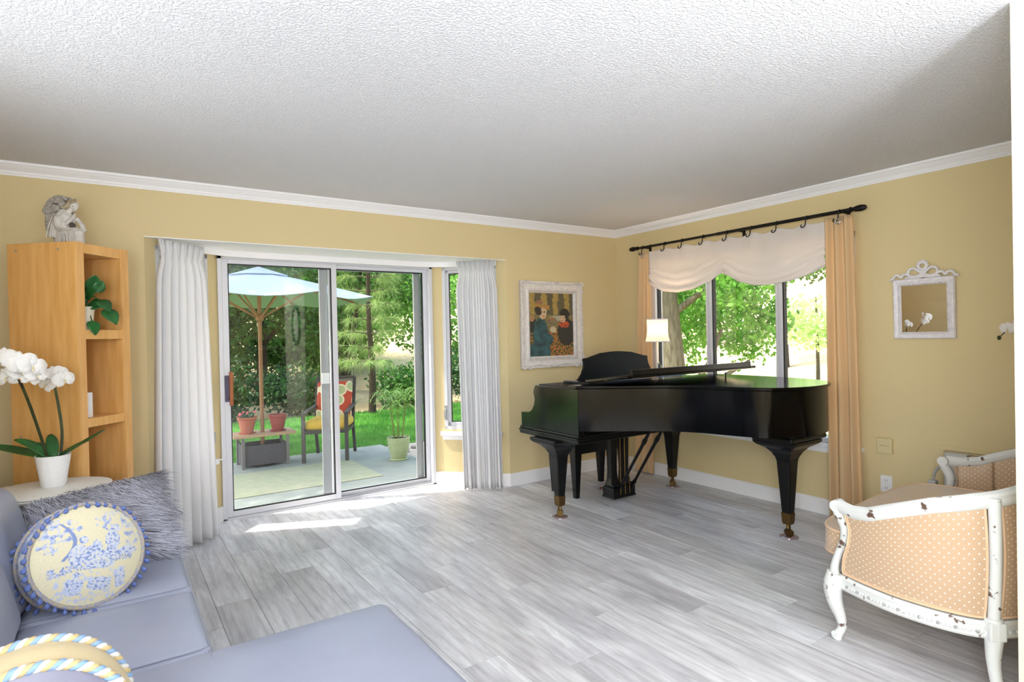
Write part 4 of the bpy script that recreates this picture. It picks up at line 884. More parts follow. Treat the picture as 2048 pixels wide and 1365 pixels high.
def srb(name, x0, x1, y0, y1, z0, z1, r, puff=0, fn=None): return weld(rbox(MB(), x0+4.5, x1+4.5, y0+2.1, y1+2.1, z0, z1, r, puff, fn=fn), name, 'leather', sf)
srb('sofa_base', -4.98, -4.10, -3.30, -1.06, .07, .30, .02)
srb('chaise_base', -4.12, -3.55, -3.30, -2.44, .07, .30, .02)
srb('arm', -4.98, -4.095, -1.245, -1.045, .08, .585, .045)
srb('seat_cushion', -4.62, -4.085, -1.872, -1.248, .29, .425, .035, .018)
srb('seat_cushion', -4.62, -4.085, -2.425, -1.878, .29, .425, .035, .018)
srb('chaise_cushion', -4.62, -3.535, -3.30, -2.43, .29, .432, .04, .016)
srb('backrest', -4.98, -4.82, -3.30, -1.245, .28, .78, .04)
lean = lambda v: Vector((v.x-(v.z-.42)*.28, v.y, v.z))
srb('back_cushion', -4.82, -4.58, -1.84, -1.255, .415, .80, .07, .02, fn=lambda v: Vector((v.x-(v.z-.42)*.25, v.y, v.z)))
srb('back_cushion', -4.82, -4.58, -2.42, -1.85, .415, .80, .07, .02, fn=lambda v: Vector((v.x-(v.z-.42)*.25, v.y, v.z)))
srb('back_cushion', -4.82, -4.58, -3.2, -2.43, .415, .80, .07, .02, fn=lambda v: Vector((v.x-(v.z-.42)*.25, v.y, v.z)))
for (x0,x1,y0,y1,zz) in ((-4.60,-4.095,-1.86,-1.26,.428),(-4.60,-4.095,-2.41,-1.89,.428)):
    pth = [(-4.60,y0,zz-.001),(x1-.03,y0,zz-.003),(x1-.005,y0+.02,zz-.008),(x1-.004,y1-.02,zz-.008)]
    MB().tube([Vector(q)+Vector((4.5,2.1,.0)) for q in pth], .0016, 6).build('seam', 'leather_seam', sf, smooth=60)
MB().tube([Vector(q)+Vector((4.5,2.1,0)) for q in ((-4.105,-2.45,.434),(-4.11,-2.8,.447),(-4.11,-3.25,.440))], .003, 6).build('seam', 'leather_seam', sf)
MB().tube([Vector(q)+Vector((4.5,2.1,0)) for q in smooth_path([(-4.10,-1.07,.545),(-4.092,-1.235,.545),(-4.5,-1.247,.545)],20)], .003, 6).build('seam', 'leather_seam', sf)
for x_,y_ in ((-4.9,-1.12),(-4.16,-1.12),(-4.9,-3.2),(-3.62,-3.2),(-3.62,-2.52)):
    MB().lathe([(.022,0),(.028,.075)], 14, (x_+4.5,y_+2.1,0)).build('foot', 'rubber', sf)

# ---- pillows
def frame_of(n_, upv=(0,0,1)):
    n_ = Vector(n_).normalized(); u = Vector(upv)-n_*n_.dot(Vector(upv)); u.normalize(); s_ = u.cross(n_); return Matrix((s_, u, n_)).transposed()     # columns: right, up, normal
def rounded_pillow(mb, hw, hh, th_, n=28):
    G = []; G2 = []
    for i in range(n+1):
        r1, r2 = [], []
        for j in range(n+1):
            u, v = -1+2*i/n, -1+2*j/n; px = u*hw*(1-.10*v*v*(abs(u)**2)*0-.08*(1-abs(v))*u*u*0); pinch = 1-.07*(1-u*u)*(abs(v)**6)-0; pinch2 = 1-.07*(1-v*v)*(abs(u)**6)
            t = th_*((1-u**4)*(1-v**4))**.55; r1.append((u*hw*pinch2, v*hh*pinch, t)); r2.append((u*hw*pinch2, v*hh*pinch, -t))
        G.append(r1); G2.append(r2[::-1])
    mb.grid(G); mb.grid(G2)
mat('fur_base', '#8f8fa6', .9); mat('fur_strand', '#c2c1d0', .6, c2='#8f8ea4', scale=24, sheen=.4)
_TL, _TR, _BR = Vector((-4.713,-1.13,.61)), Vector((-4.219,-1.20,.716)), Vector((-4.126,-1.46,.44))
_rt = (_TR-_TL).normalized(); _up = (_TR-_BR); _up = (_up-_rt*_up.dot(_rt)).normalized(); FM = Matrix((_rt, _up, _rt.cross(_up))).transposed(); FC = (_TL+_BR)/2 + FM @ Vector((.02,0,.03))
fu = thing('fur_pillow', 'shaggy grey fur pillow leaning on the sofa arm', 'pillow', FC)
pb = MB(); rounded_pillow(pb, .285, .205, .075); pb.xf(lambda v: FM @ v); weld(pb, 'cushion', 'fur_base', fu)
V_, F_, FCOL = [], [], []; rg = np.random.default_rng(5); cnt = 15000
for k_ in range(cnt):
    u, v = rg.uniform(-1,1), rg.uniform(-1,1); t = .075*((1-u**4)*(1-v**4))**.55; back = rg.random() < .25
    b0 = np.array((u*.285, v*.205, (-t if back else t))); nrm_ = np.array((u**3*1.2, v**3*1.2, (-1 if back else 1)*(.4+.6*(1-max(abs(u),abs(v))**3)))); nrm_ /= np.linalg.norm(nrm_)
    sw = .6*math.sin(u*4+v*3); flow = np.array((.75+.5*u+.3*sw, -.85+.3*sw, 0))+rg.normal(0,.16,3); ln = rg.uniform(.045,.08); d1 = nrm_*.55+flow*.5; d1 /= np.linalg.norm(d1); d2 = nrm_*.12+flow; d2 /= np.linalg.norm(d2)
    p0, p1, p2 = b0, b0+d1*ln*.45, b0+d1*ln*.45+d2*ln*.6; sdv = np.cross(d1, nrm_); sdv = sdv/(np.linalg.norm(sdv)+1e-6)*.0016
    kc = rg.uniform(.75,1.55); FCOL += [.12*kc,.16*kc,.30*kc,.32*kc,.60*kc]; o = len(V_); V_ += [p0-sdv, p0+sdv, p1+sdv*.8, p1-sdv*.8, p2]; F_ += [(o,o+1,o+2,o+3),(o+3,o+2,o+4)]
FMn = np.array(FM); V_ = (np.array(V_) @ FMn.T)
me = bpy.data.meshes.new('fur'); me.from_pydata(V_.tolist(), [], F_); o = link('fur', me, attr_mat('fur_tone', .6, sheen=.3), fu); o['kind'] = 'stuff'; ca = me.color_attributes.new('Col', 'FLOAT_COLOR', 'POINT'); fc_ = np.array(FCOL); ca.data.foreach_set('color', np.stack([fc_*.97,fc_*.97,fc_*1.15,np.ones(len(fc_))],1).astype(np.float32).ravel())

# round toile pillow
TC, TM, TR_, TT = Vector((-4.432,-1.755,.588)), frame_of((.42,-.84,.30), (.05,.3,.95)), .180, .045
tp = thing('toile_pillow', 'round cream pillow with blue toile scene and tasselled edge', 'pillow', TC)
def toile(x, y):                                     # x,y in -1..1 on the face
    n1 = noise.noise((x*3.2,y*3.2,2.)); n2 = noise.noise((x*11,y*11,5.)); n3 = noise.noise((x*34,y*34,7.)); cream = np.array((.70,.65,.46)); blue = np.array((.20,.27,.52)); pale = np.array((.48,.54,.72))
    def el(cx, cy, rx, ry): return ((x-cx)/rx)**2+((y-cy)/ry)**2
    c = cream
    tree = abs(x+.55-.22*math.sin(y*4+.5)) < .035 and -.1 < y < .65
    if min(el(-.55,.5,.36,.24), el(-.72,.2,.2,.16), el(.45,.62,.42,.22), el(.78,.3,.2,.26)) < 1 and n2+.6*n3 > .08: c = pale if n3 > 0 else blue
    if tree: c = blue
    ground = abs(y+.22-.12*x+.05*n1) < .07 and abs(x) < .75
    if ground and n2+n3 > -.15: c = pale if n3 < .1 else blue
    for cx, cy, rx, ry in ((-.28,-.02,.15,.22),(-.05,-.06,.16,.2),(.05,.1,.10,.14),(-.18,.27,.08,.08),(.35,.22,.14,.20),(.42,.44,.12,.06),(.30,-.06,.22,.12),(.66,-.02,.2,.09),(-.32,-.62,.17,.17),(-.30,-.40,.07,.06),(.12,-.62,.22,.13),(.52,-.55,.10,.22),(.1,-.26,.3,.07)):
        if el(cx,cy,rx,ry) < 1+.3*n2:
            h = noise.noise((x*20+y*9,y*26-x*6,cx*9)); c = blue if h > .22 else (pale if h > -.12 else np.array((.62,.64,.66)))
    if y < -.35 and n2+.5*n3 > .22 and abs(x) < .65: c = pale
    return c*(1+.08*n3)
am_ = attr_mat('toile_print', .8)
NR, NA = 80, 240
for s_, nm in ((1,'front_face'),(-1,'back_face')):
    mb = MB(); mb.grid([[TM @ Vector((TR_*i/NR*math.cos(2*PI*k/NA), TR_*i/NR*math.sin(2*PI*k/NA)*.97, s_*(TT+.040*(1-(i/NR)**2.5)))) for k in range(NA)] for i in range(NR+1)], cv=True)
    o = mb.build(nm, am_, tp, smooth=180); ca = o.data.color_attributes.new('Col', 'FLOAT_COLOR', 'POINT'); arr = np.ones(((NR+1)*NA,4),np.float32)
    for i in range(NR+1):
        for k in range(NA): arr[i*NA+k,:3] = toile(i/NR*math.cos(2*PI*k/NA), i/NR*math.sin(2*PI*k/NA))
    ca.data.foreach_set('color', arr.ravel())
mb = MB(); mb.grid([[TM @ Vector((TR_*(1+.07*math.sin(PI*j/8)+.012*math.sin(k*1.9)*math.sin(PI*j/8))*math.cos(2*PI*k/96), TR_*(1+.07*math.sin(PI*j/8)+.012*math.sin(k*1.9)*math.sin(PI*j/8))*math.sin(2*PI*k/96)*.97, -TT+2*TT*j/8)) for k in range(96)] for j in range(9)], cv=True)
mb.build('gusset', mat('toile_gusset', '#cfd2da', .8, c2='#8e9cc6', scale=14, detail=5, contrast=(.45,.55)), tp, smooth=180)
mat('tassel_blue', '#3f5799', .7, c2='#6679b4', scale=90); mat('gimp', '#8590b4', .75, c2='#b7a57c', scale=120)
t0 = MB().ball((0,0,-.016), .0095, .0095, .010, 8, 6); t0.lathe([(.003,0),(.004,-.006),(.003,-.010)], 6); tme = bpy.data.meshes.new('tassel'); tme.from_pydata(t0.V, [], t0.F); tme.shade_smooth(); tme.materials.append(MATS['tassel_blue'])
for s_ in (1,-1):
    MB().tube([TM @ Vector(((TR_+.006)*math.cos(a), (TR_+.006)*math.sin(a)*.97, s_*TT)) for a in np.linspace(0,2*PI,120)[:-1]], .008, 7, closed=True).build('braid_trim', 'gimp', tp, smooth=60)
    for k in range(40):
        a = 2*PI*(k+.5*(s_ > 0))/40; rd_ = Vector((math.cos(a), math.sin(a)*.97, 0)); pos = TM @ (rd_*(TR_+.012)+Vector((0,0,s_*(TT+.006))))
        o = bpy.data.objects.new('tassel', tme); COL.objects.link(o); o.parent = tp; o.location = pos; o.scale = [random.uniform(.75,1.05)]*3; a += random.uniform(-.03,.03)
        d = (TM @ rd_)*.6 + Vector((random.uniform(-.3,.3),0,-1.0)) + (TM @ Vector((0,0,s_*.3))); o.rotation_euler = d.to_track_quat('-Z','Y').to_euler()

# rope edged round pillow in the foreground
RC_, RM, RR, RT = Vector((-4.478,-2.945,.592)), frame_of((.06,-1,-.06)), .165, .055
rp_ = thing('rope_pillow', 'round cream sided pillow edged in striped rope on the chaise', 'pillow', RC_)
mat('cream_silk', '#cdbb94', .6, sheen=.1, bump=.08, bscale=200); mat('satin_grey', '#7d7d90', .4, c2='#727285', scale=8)
mb = MB(); mb.grid([[RM @ Vector((RR*(1+.06*math.sin(PI*j/8))*math.cos(2*PI*k/72), RR*(1+.06*math.sin(PI*j/8))*math.sin(2*PI*k/72), -RT+2*RT*j/8)) for k in range(72)] for j in range(9)], cv=True); mb.build('gusset', 'cream_silk', rp_, smooth=180)
for s_, nm in ((1,'front_face'),(-1,'back_face')):
    mb = MB(); mb.grid([[RM @ Vector((RR*i/12*math.cos(2*PI*k/72), RR*i/12*math.sin(2*PI*k/72), s_*(RT+.035*(1-(i/12)**2)))) for k in range(72)] for i in range(13)], cv=True); mb.build(nm, 'satin_grey', rp_, smooth=180)
mat('cord_blue', '#86a4c8', .6); mat('cord_gold', '#c6b081', .6); mat('cord_white', '#d9d6d0', .6)
for s_ in (1,-1):
    rope = thing('rope_trim', None, None); rope.parent = rp_
    for j, cm in enumerate(('cord_blue','cord_white','cord_gold')):
        pts = []
        for k in range(420):
            a = 2*PI*k/420; b = a*30+2*PI*j/3; rr = RR+.004+.0052*math.cos(b); pts.append(RM @ Vector((rr*math.cos(a), rr*math.sin(a), s_*RT+.0052*math.sin(b))))
        MB().tube(pts, .0056, 6, closed=True).build('strand', cm, rope, smooth=60)

# ---- settee
def silk_mat(name, c, rough):
    m = mat(name, c, rough, sheen=.25, aniso=.6, spec=.6); n, l = m.node_tree.nodes, m.node_tree.links; b = n['Principled BSDF']
    uv = n.new('ShaderNodeUVMap'); uv.uv_map = 'UVMap'; ds = []
    for off in (0,.5):
        a = n.new('ShaderNodeVectorMath'); a.operation = 'MULTIPLY_ADD'; a.inputs[1].default_value = (1/.030,1/.030,0); a.inputs[2].default_value = (off,off,0); l.new(uv.outputs[0], a.inputs[0])
        f = n.new('ShaderNodeVectorMath'); f.operation = 'FRACTION'; l.new(a.outputs[0], f.inputs[0]); s_ = n.new('ShaderNodeVectorMath'); s_.operation = 'SUBTRACT'; s_.inputs[1].default_value = (.5,.5,0); l.new(f.outputs[0], s_.inputs[0])
        ln = n.new('ShaderNodeVectorMath'); ln.operation = 'LENGTH'; l.new(s_.outputs[0], ln.inputs[0]); ds.append(ln.outputs['Value'])
    mn = n.new('ShaderNodeMath'); mn.operation = 'MINIMUM'; l.new(ds[0], mn.inputs[0]); l.new(ds[1], mn.inputs[1])
    lt = n.new('ShaderNodeMath'); lt.operation = 'LESS_THAN'; lt.inputs[1].default_value = .088; l.new(mn.outputs[0], lt.inputs[0])
    mx = n.new('ShaderNodeMix'); mx.data_type = 'RGBA'; mx.inputs[6].default_value = col(c); mx.inputs[7].default_value = col('#fbf2e2'); l.new(lt.outputs[0], mx.inputs[0]); l.new(mx.outputs[2], b.inputs['Base Color'])
silk_mat('silk_dot', '#c4a585', .34)
mat('silk_plain', '#e3bf9b', .45, sheen=.2); mat('distressed', '#d9dbd8', .5, c2='#5f4438', scale=24, detail=8, contrast=(.625,.67), bump=.12)
def uvgrid(G, name, m, parent, su=1, sv=1, **k):      # G[i][j]; uv from running arc length
    mb = MB(); mb.grid(G); o = mb.build(name, m, parent, smooth=180, **k); n_, m_ = len(G), len(G[0]); me = o.data; uvl = me.uv_layers.new(name='UVMap')
    U = [0]; 
    for i in range(1,n_): U.append(U[-1]+(Vector(G[i][m_//2])-Vector(G[i-1][m_//2])).length)
    Vv = [0]
    for j in range(1,m_): Vv.append(Vv[-1]+(Vector(G[n_//2][j])-Vector(G[n_//2][j-1])).length)
    for lp_ in me.loops: i, j = divmod(lp_.vertex_index, m_); uvl.data[lp_.index].uv = (U[i]*su, Vv[j]*sv)
    return o
se = thing('settee', 'distressed white carved settee in dotted champagne silk', 'settee', (-1.03, -3.06, 0), R(3.4))
plan = smooth_path([(-.672,-.005,0),(-.722,-.13,0),(-.752,-.256,0),(-.752,-.40,0),(-.712,-.515,0),(-.60,-.592,0),(-.42,-.632,0),(-.2,-.645,0),(0,-.65,0)], 81)
full = plan + [Vector((-q.x,q.y,0)) for q in plan[::-1][1:]]; NP = len(full)
arcs = [0]
for i in range(1,NP): arcs.append(arcs[-1]+(full[i]-full[i-1]).length)
ss = [a/arcs[-1] for a in arcs]; iR = min(range(80), key=lambda i: (full[i]-Vector((-.70,-.53,0))).length); iR2 = NP-1-iR
def railz(s): s = min(s,1-s); return interp(s, [0,.03,.06,.10,.15,.20,.25,.3,.4,.5], [.607,.600,.612,.655,.705,.742,.765,.785,.83,.85])
def flare(i, z):                                    # panels lean out a little towards the top
    q = full[i]; t = (full[min(i+1,NP-1)]-full[max(i-1,0)]).normalized(); nn = Vector((-t.y,t.x,0)); nn = -nn if nn.dot(q-Vector((0,-.25,0))) < 0 else nn
    k = max(0,(z-.28))/.5; ba = interp(ss[i],[0,.22,.5,.78,1],[0,.01,.025,.01,0]); return q + nn*(.012*math.sin(min(1,k)*PI) + ba*k*k), nn
# frame rails
tr_ = [flare(i, railz(ss[i]))[0]+Vector((0,0,railz(ss[i])-.018)) for i in range(NP)]
MB().tube(tr_, .022, 10, sx=1.35, sy=.75).build('top_rail', 'distressed', se, smooth=40)
MB().tube([q+Vector((0,0,.008+.006*0)) for q in tr_[6:-6]], .017, 8).build('rail_moulding', 'distressed', se, smooth=40)
sr = MB(); sr.grid([[tuple(flare(i,.28)[0]+flare(i,.28)[1]*o_+Vector((0,0,z))) for o_,z in ((-.03,.225),(.012,.225),(.018,.235),(.012,.262),(.016,.275),(.010,.288),(-.03,.288))] for i in range(NP)], cv=True); sr.build('seat_rail', 'distressed', se, smooth=40)
cvd = MB()
for i in np.linspace(3,NP-4,190).astype(int):
    q, nn = flare(int(i),.28); cvd.ball(q+nn*.015+Vector((0,0,.248)), .0065, .0065, .0075, 6, 4)
o = cvd.build('rail_carving', 'distressed', se, smooth=60); o['kind'] = 'stuff'
fq = [(-.672,.0),(-.45,.035),(-.2,.05),(0,.055),(.2,.05),(.45,.035),(.672,.0)]; fp_ = smooth_path([(x,y,.255) for x,y in fq],40)
MB().tube(fp_, .030, 8, sx=1.05, sy=.55).build('front_rail', 'distressed', se, smooth=40)
# posts and cabriole legs
for s_ in (-1,1):
    X0 = s_*.672
    po = [(X0,.012,.585),(X0,.004,.555),(X0,-.022,.50),(X0+s_*.004,-.018,.44),(X0+s_*.008,.008,.37),(X0+s_*.010,.022,.31),(X0+s_*.006,.018,.26)]
    MB().tube(smooth_path(po,24), [.020+.004*math.sin(i/23*PI*2.2) for i in range(24)], 10, sx=.9).build('arm_post', 'distressed', se, smooth=50)
    sc = MB().tube([(X0-.024,.008,.588),(X0+.024,.008,.588)], .026, 18); sc.tube([(X0+s_*.026,.008+.014*(1-t*.6)*math.cos(t*9),.588+.014*(1-t*.6)*math.sin(t*9)) for t in np.linspace(0,1,20)], .0035, 6); sc.build('arm_scroll', 'distressed', se, smooth=40)
    lg = [(X0+s_*.006,.018,.29),(X0+s_*.014,.028,.235),(X0+s_*.012,.024,.17),(X0+s_*.003,.004,.10),(X0,-.002,.055),(X0+s_*.006,.012,.022),(X0+s_*.010,.018,.0)]
    rr = [.036,.040,.033,.023,.018,.019,.022]; pth = smooth_path(lg,28); rad = [interp(i/27,np.linspace(0,1,7),rr) for i in range(28)]
    L1 = MB().tube(pth, rad, 10); L1.tube([(X0+s_*.006,.020,.026),(X0+s_*.032,.020,.026)], .012, 10); L1.build('leg', 'distressed', se, smooth=50)
    q0 = full[iR if s_ < 0 else iR2]; 
    rp1 = [flare(iR if s_ < 0 else iR2, z)[0]+Vector((0,0,z)) for z in np.linspace(.27,railz(ss[iR])-.01,14)]
    nn = flare(iR if s_ < 0 else iR2,.3)[1]; MB().tube([q+nn*.010 for q in rp1], .021, 8, sx=1.0).build('back_post', 'distressed', se, smooth=50)
    bl = [q0+nn*.008+Vector((0,0,.30)), q0+nn*.010+Vector((0,0,.23)), q0+nn*.006+Vector((0,0,.14)), q0+nn*.028+Vector((0,0,.05)), q0+nn*.05]
    MB().tube(smooth_path(bl,16), [.030,.032,.032,.031,.030,.028,.026,.024,.022,.021,.020,.020,.020,.020,.021,.022], 8).build('leg', 'distressed', se, smooth=50)
    B2 = MB().obox(q0+nn*.014+Vector((0,0,.225)), q0+nn*.014+Vector((0,0,.290)), .056, .05, up=tuple(nn)); B2.build('post_block', 'distressed', se, bevel=.005)
# upholstered panels between the posts, with double piping
def panel_(i0, i1, name, inner):
    idx = np.linspace(i0,i1,40).astype(int); G = []; off = -.020 if inner else .004
    for i in idx:
        zt = railz(ss[i])-.034; zb = .298 if not inner else .34; row = []
        for j in range(15):
            z = zb+(zt-zb)*j/14; q, nn = flare(int(i), z); ci = min(int(i), NP-1-int(i)); pk = max(0, 1-(ci-2)/14) if not inner else 0; sft = interp(z,[.26,.31,.37,.44,.50,.555,.60],[.010,.012,.0,-.024,-.030,-.010,0])*pk
            row.append(tuple(q+nn*(off+ (.010 if not inner else -.012)*math.sin(PI*j/14))+Vector((0,sft,z))))
        G.append(row)
    o = uvgrid(G, name, 'silk_dot', se); 
    bor = [Vector(r_[0]) for r_ in G] + [Vector(q) for q in G[-1][1:-1]] + [Vector(r_[-1]) for r_ in G[::-1]] + [Vector(q) for q in G[0][1:-1][::-1]]
    cen = sum(bor, Vector())/len(bor)
    p_ = MB()
    if not inner: p_.tube(bor, .0048, 6, closed=True); p_.tube([q+(cen-q).normalized()*.010 for q in bor], .0042, 6, closed=True); p_.build('piping', 'silk_plain', o, smooth=60)
    return o
panel_(2, iR-2, 'outer_side_panel', False); panel_(iR+2, iR2-2, 'outer_back_panel', False); panel_(iR2+2, NP-3, 'outer_side_panel', False)
panel_(4, iR-2, 'inner_side_panel', True); panel_(iR-2, iR2+2, 'inner_back_panel', True); panel_(iR2+2, NP-5, 'inner_side_panel', True)
MB().prism([(q.x*.95,q.y*.95) for q in full[::4]], .27, .34).build('seat_deck', 'silk_plain', se)
# crowned seat cushion
NA_, NR_ = 96, 14
def cush(a):
    c_, s_ = math.cos(a), math.sin(a); e = .34; x = .625*math.copysign(abs(c_)**e, c_); y = -.215+.37*math.copysign(abs(s_)**e, s_)
    if y < -.3: x *= .97
    return x, y
G = [[( cush(2*PI*k/NA_)[0]*r_, -.215+(cush(2*PI*k/NA_)[1]+.215)*r_, .452+.055*(1-r_**2.2)) for r_ in np.linspace(.02,1,NR_)] for k in range(NA_+1)]
mb = MB(); mb.grid(G); o = mb.build('seat_cushion', 'silk_dot', se, smooth=180); uvl = o.data.uv_layers.new(name='UVMap')
for lp_ in o.data.loops: v = o.data.vertices[lp_.vertex_index].co; uvl.data[lp_.index].uv = (v.x, v.y)
edge = [(*cush(2*PI*k/NA_),0) for k in range(NA_)]
G = [[(x*(1+.012*math.sin(PI*j/6)), y, .345+.107*j/6) for j in range(7)] for x,y,_ in edge]; bx_ = uvgrid(G+[G[0]], 'cushion_border', 'silk_dot', o)
for zz in (.452,.345): MB().tube([(x,y,zz) for x,y,_ in edge], .005, 6, closed=True).build('piping', 'silk_plain', o, smooth=60)

# ------------------------------------------------------------------ hall and kitchen behind the camera (seen as reflections), with added light sources out of view
mat('steel_grey', '#8d8d8c', .4, .3); mat('oven_black', '#0b0b0c', .12, coat=.5); mat('green_frame', '#5d7466', .6); mat('plaque', '#a8b0a2', .8, c2='#4f6a50', scale=30)
ov = thing('wall_oven', 'grey oven cabinet against the kitchen back wall', 'oven', (-1.52, YB, 0))
box('cabinet', 'steel_grey', -.37, .37, 0, .45, 0, 1.42, ov, bevel=.005); box('oven_door', 'oven_black', -.23, .25, .45, .465, .84, 1.16, ov, bevel=.004); box('panel', 'oven_black', -.36, .36, .45, .46, 1.26, 1.38, ov); MB().tube([(-.2,.48,1.19),(.22,.48,1.19)], .012, 8).build('handle', 'aluminium', ov); box('drawer', 'steel_grey', -.34, .34, .45, .462, .1, .76, ov, bevel=.004)
pq = thing('wall_plaque', 'small carved garden plaque on the kitchen wall', 'plaque', (-1.53, YB, 1.76)); box('tile', 'plaque', -.12, .12, 0, .02, -.06, .09, pq, bevel=.006); MB().ball((0,.015,-.06), .09, .03, .06).build('relief', 'plaque', pq, smooth=60)
om = thing('oval_plate', 'oval green rimmed plate hanging on the hall partition', 'plate', (XP-.007, -4.25, 1.6))
MB().tube([(-.012,.21*math.cos(a),.30*math.sin(a)) for a in np.linspace(0,2*PI,64)[:-1]], .03, 8, closed=True, sx=.5).build('frame', 'green_frame', om, smooth=60)
MB().add([(-.006,.20*math.cos(a),.29*math.sin(a)) for a in np.linspace(0,2*PI,49)[:-1]],[tuple(range(48))]).build('plate', 'pot_cream', om)
tl = thing('added_uplight_stand', 'unseen floor lamp added to throw fill light at the ceiling', 'lamp', (-3.15, -5.3, 0))  # made-up stand for the upward fill, out of view
MB().lathe([(.15,0),(.15,.015),(.03,.03),(.014,.06),(.014,.86),(.03,.88),(0,.88)], 24).build('stand', 'white_metal', tl, smooth=40)
MB().lathe([(.03,.86),(.12,.89),(.22,.95),(.29,1.02),(.285,1.025),(.21,.96),(.11,.90),(0,.89)], 40).build('bowl', 'white_metal', tl, smooth=50)
kw_ = thing('added_window_4', None, None, (-3.6, YB, 1.45)); struct(kw_)  # unseen frame added around the kitchen fill light
f = MB(); f.box(-1.2,-1.12,0,.05,-.85,.85).box(1.12,1.2,0,.05,-.85,.85).box(-1.2,1.2,0,.05,.77,.85).box(-1.2,1.2,0,.05,-.85,-.77).box(-.03,.03,0,.05,-.8,.8); f.build('window_frame', 'trim_white', kw_)

ww_ = thing('added_window_5', None, None, (XW, -4.5, 1.5)); struct(ww_)  # made-up frame for the west fill, solid wall behind
f = MB(); f.box(0,.025,-1.13,-1.06,-.68,.68).box(0,.025,1.06,1.13,-.68,.68).box(0,.025,-1.13,1.13,.61,.68).box(0,.025,-1.13,1.13,-.68,-.61).box(0,.02,-.02,.02,-.62,.62); f.build('window_frame', 'trim_white', ww_)

ww_ = thing('added_window_6', None, None, (XW, -2.3, 1.75)); struct(ww_)  # another added frame, around the northern west fill
f = MB(); f.box(0,.025,-.83,-.76,-.43,.43).box(0,.025,.76,.83,-.43,.43).box(0,.025,-.83,.83,.36,.43).box(0,.025,-.83,.83,-.43,-.36); f.build('window_frame', 'trim_white', ww_)

# ------------------------------------------------------------------ outdoors
GZ = -.05
m = mat('concrete', '#7f8884', .85, c2='#8f9792', scale=3, detail=8, bump=.1, bscale=90); mat('dry_ground', '#cdbb95', .95, c2='#b09c74', scale=.6, detail=8); mat('lawn_soil', '#4a7a34', .95, c2='#679a45', scale=2.2, detail=6); mat('gravel', '#b9b2a8', .9, c2='#8d867c', scale=30)
mat('stucco', '#d9cba6', .9)
def terr(x, y):
    d = max(0, x-5.5, y-8.5, -x-9); return -.12 + .16*d + .25*max(0,d-14)*0 + .15*noise.noise((x*.12,y*.12,0))*min(1,d/4)
xs = np.concatenate([np.linspace(-45,-9,10), np.linspace(-7,8,12), np.linspace(10,70,22)]); ys = np.concatenate([np.linspace(-40,-9,8), np.linspace(-7,9,12), np.linspace(11,75,24)])
gd = MB(); gd.grid([[(x,y,terr(x,y)) for y in ys] for x in xs]); struct(gd.build('ground', 'dry_ground', smooth=180))
struct(box('patio', 'concrete', -9, -1.39, .62, 3.06, -.2, GZ)); struct(box('patio_strip', 'concrete', -1.385, .6, .25, 1.15, -.2, GZ-.004))
struct(MB().box(-11, 3.2, 3.07, 6.75, -.2, -.075).box(-.35,3.2,1.2,3.07,-.2,-.075).build('lawn', 'lawn_soil'))
struct(box('gravel_bed', 'gravel', -1.38, -.36, 1.16, 3.06, -.2, -.085))
def blades(name, n, x0, x1, y0, y1, z, hmin, hmax, m, seed):
    r = np.random.default_rng(seed); P = np.stack([r.uniform(x0,x1,n), r.uniform(y0,y1,n), np.full(n,z)],1); a = r.uniform(0,2*PI,n); h = r.uniform(hmin,hmax,n); w_ = .006+.006*r.random(n)
    d = np.stack([np.cos(a),np.sin(a),np.zeros(n)],1); tip = P + np.stack([r.normal(0,.02,n), r.normal(0,.02,n), h],1); V = np.empty((n*3,3)); V[0::3] = P-d*w_[:,None]; V[1::3] = P+d*w_[:,None]; V[2::3] = tip
    me = bpy.data.meshes.new(name); me.from_pydata(V.tolist(), [], [(3*i,3*i+1,3*i+2) for i in range(n)]); o = link(name, me, m); o['kind'] = 'stuff'; return o
mat('grass', '#4a8a34', .6, c2='#79b34f', scale=1.5, trans=.4)
g1 = blades('lawn_grass', 52000, -4.2, 3.0, 3.08, 6.72, -.08, .03, .075, 'grass', 2); tag(g1, 'mown green lawn grass beyond the patio', 'grass')

mat('rug', '#9ea28a', .95, c2='#939a82', scale=9, bump=.2, bscale=300)
tag(box('outdoor_rug', 'rug', -4.6, -2.05, 1.32, 2.36, GZ, GZ+.007), 'pale sage outdoor rug on the concrete patio', 'rug')
mat('mat_dark', '#3d4449', .95); tag(box('door_mat', 'mat_dark', -3.5, -2.86, .68, .86, GZ, GZ+.012, bevel=.004), 'dark narrow door mat just outside the sliding door', 'door mat')

# umbrella with its low table
mat('canvas_sky_tint', '#b4c4da', .8, trans=.25); mat('canvas_glow_tint', '#8fae8a', .85, trans=.3); mat('umbrella_wood', '#8c6647', .55); mat('table_grey', '#6e6b6c', .6); mat('weave', '#3f3d42', .8, c2='#56545a', scale=60, stretch=(1,1,6)); mat('table_tan', '#a98b6c', .6)  # sky reflection and green light through the cloth put into the two canvas colours
UC = Vector((-2.92,2.76,GZ)); um = thing('patio_umbrella', 'blue grey patio umbrella with wooden pole outside the glass door', 'umbrella', UC)
UR, UZ0, UZ1, UR0 = 1.28, 1.90, 2.215, R(14)
def canopy(dz, name, m, vent=False):
    G = []
    for k in range(8*6+1):
        a = UR0+2*PI*k/48; f_ = (k % 6)/6; c_ = math.cos(PI/8)/math.cos((f_-.5)*PI/4); row = []
        for j in range(9):
            t = j/8; t = .10+.90*t if not vent else .26*t; R_ = UR*t*c_; sag = -.05*math.sin(PI*f_)*t*(0 if vent else 1)
            z = UZ1+(UZ0-UZ1)*(t**1.08)+sag*t+dz+(.035*(1-t/.26) + .006 if vent else 0); row.append((R_*math.cos(a), R_*math.sin(a), z))
        G.append(row)
    return MB().grid(G).build(name, m, um, smooth=60)
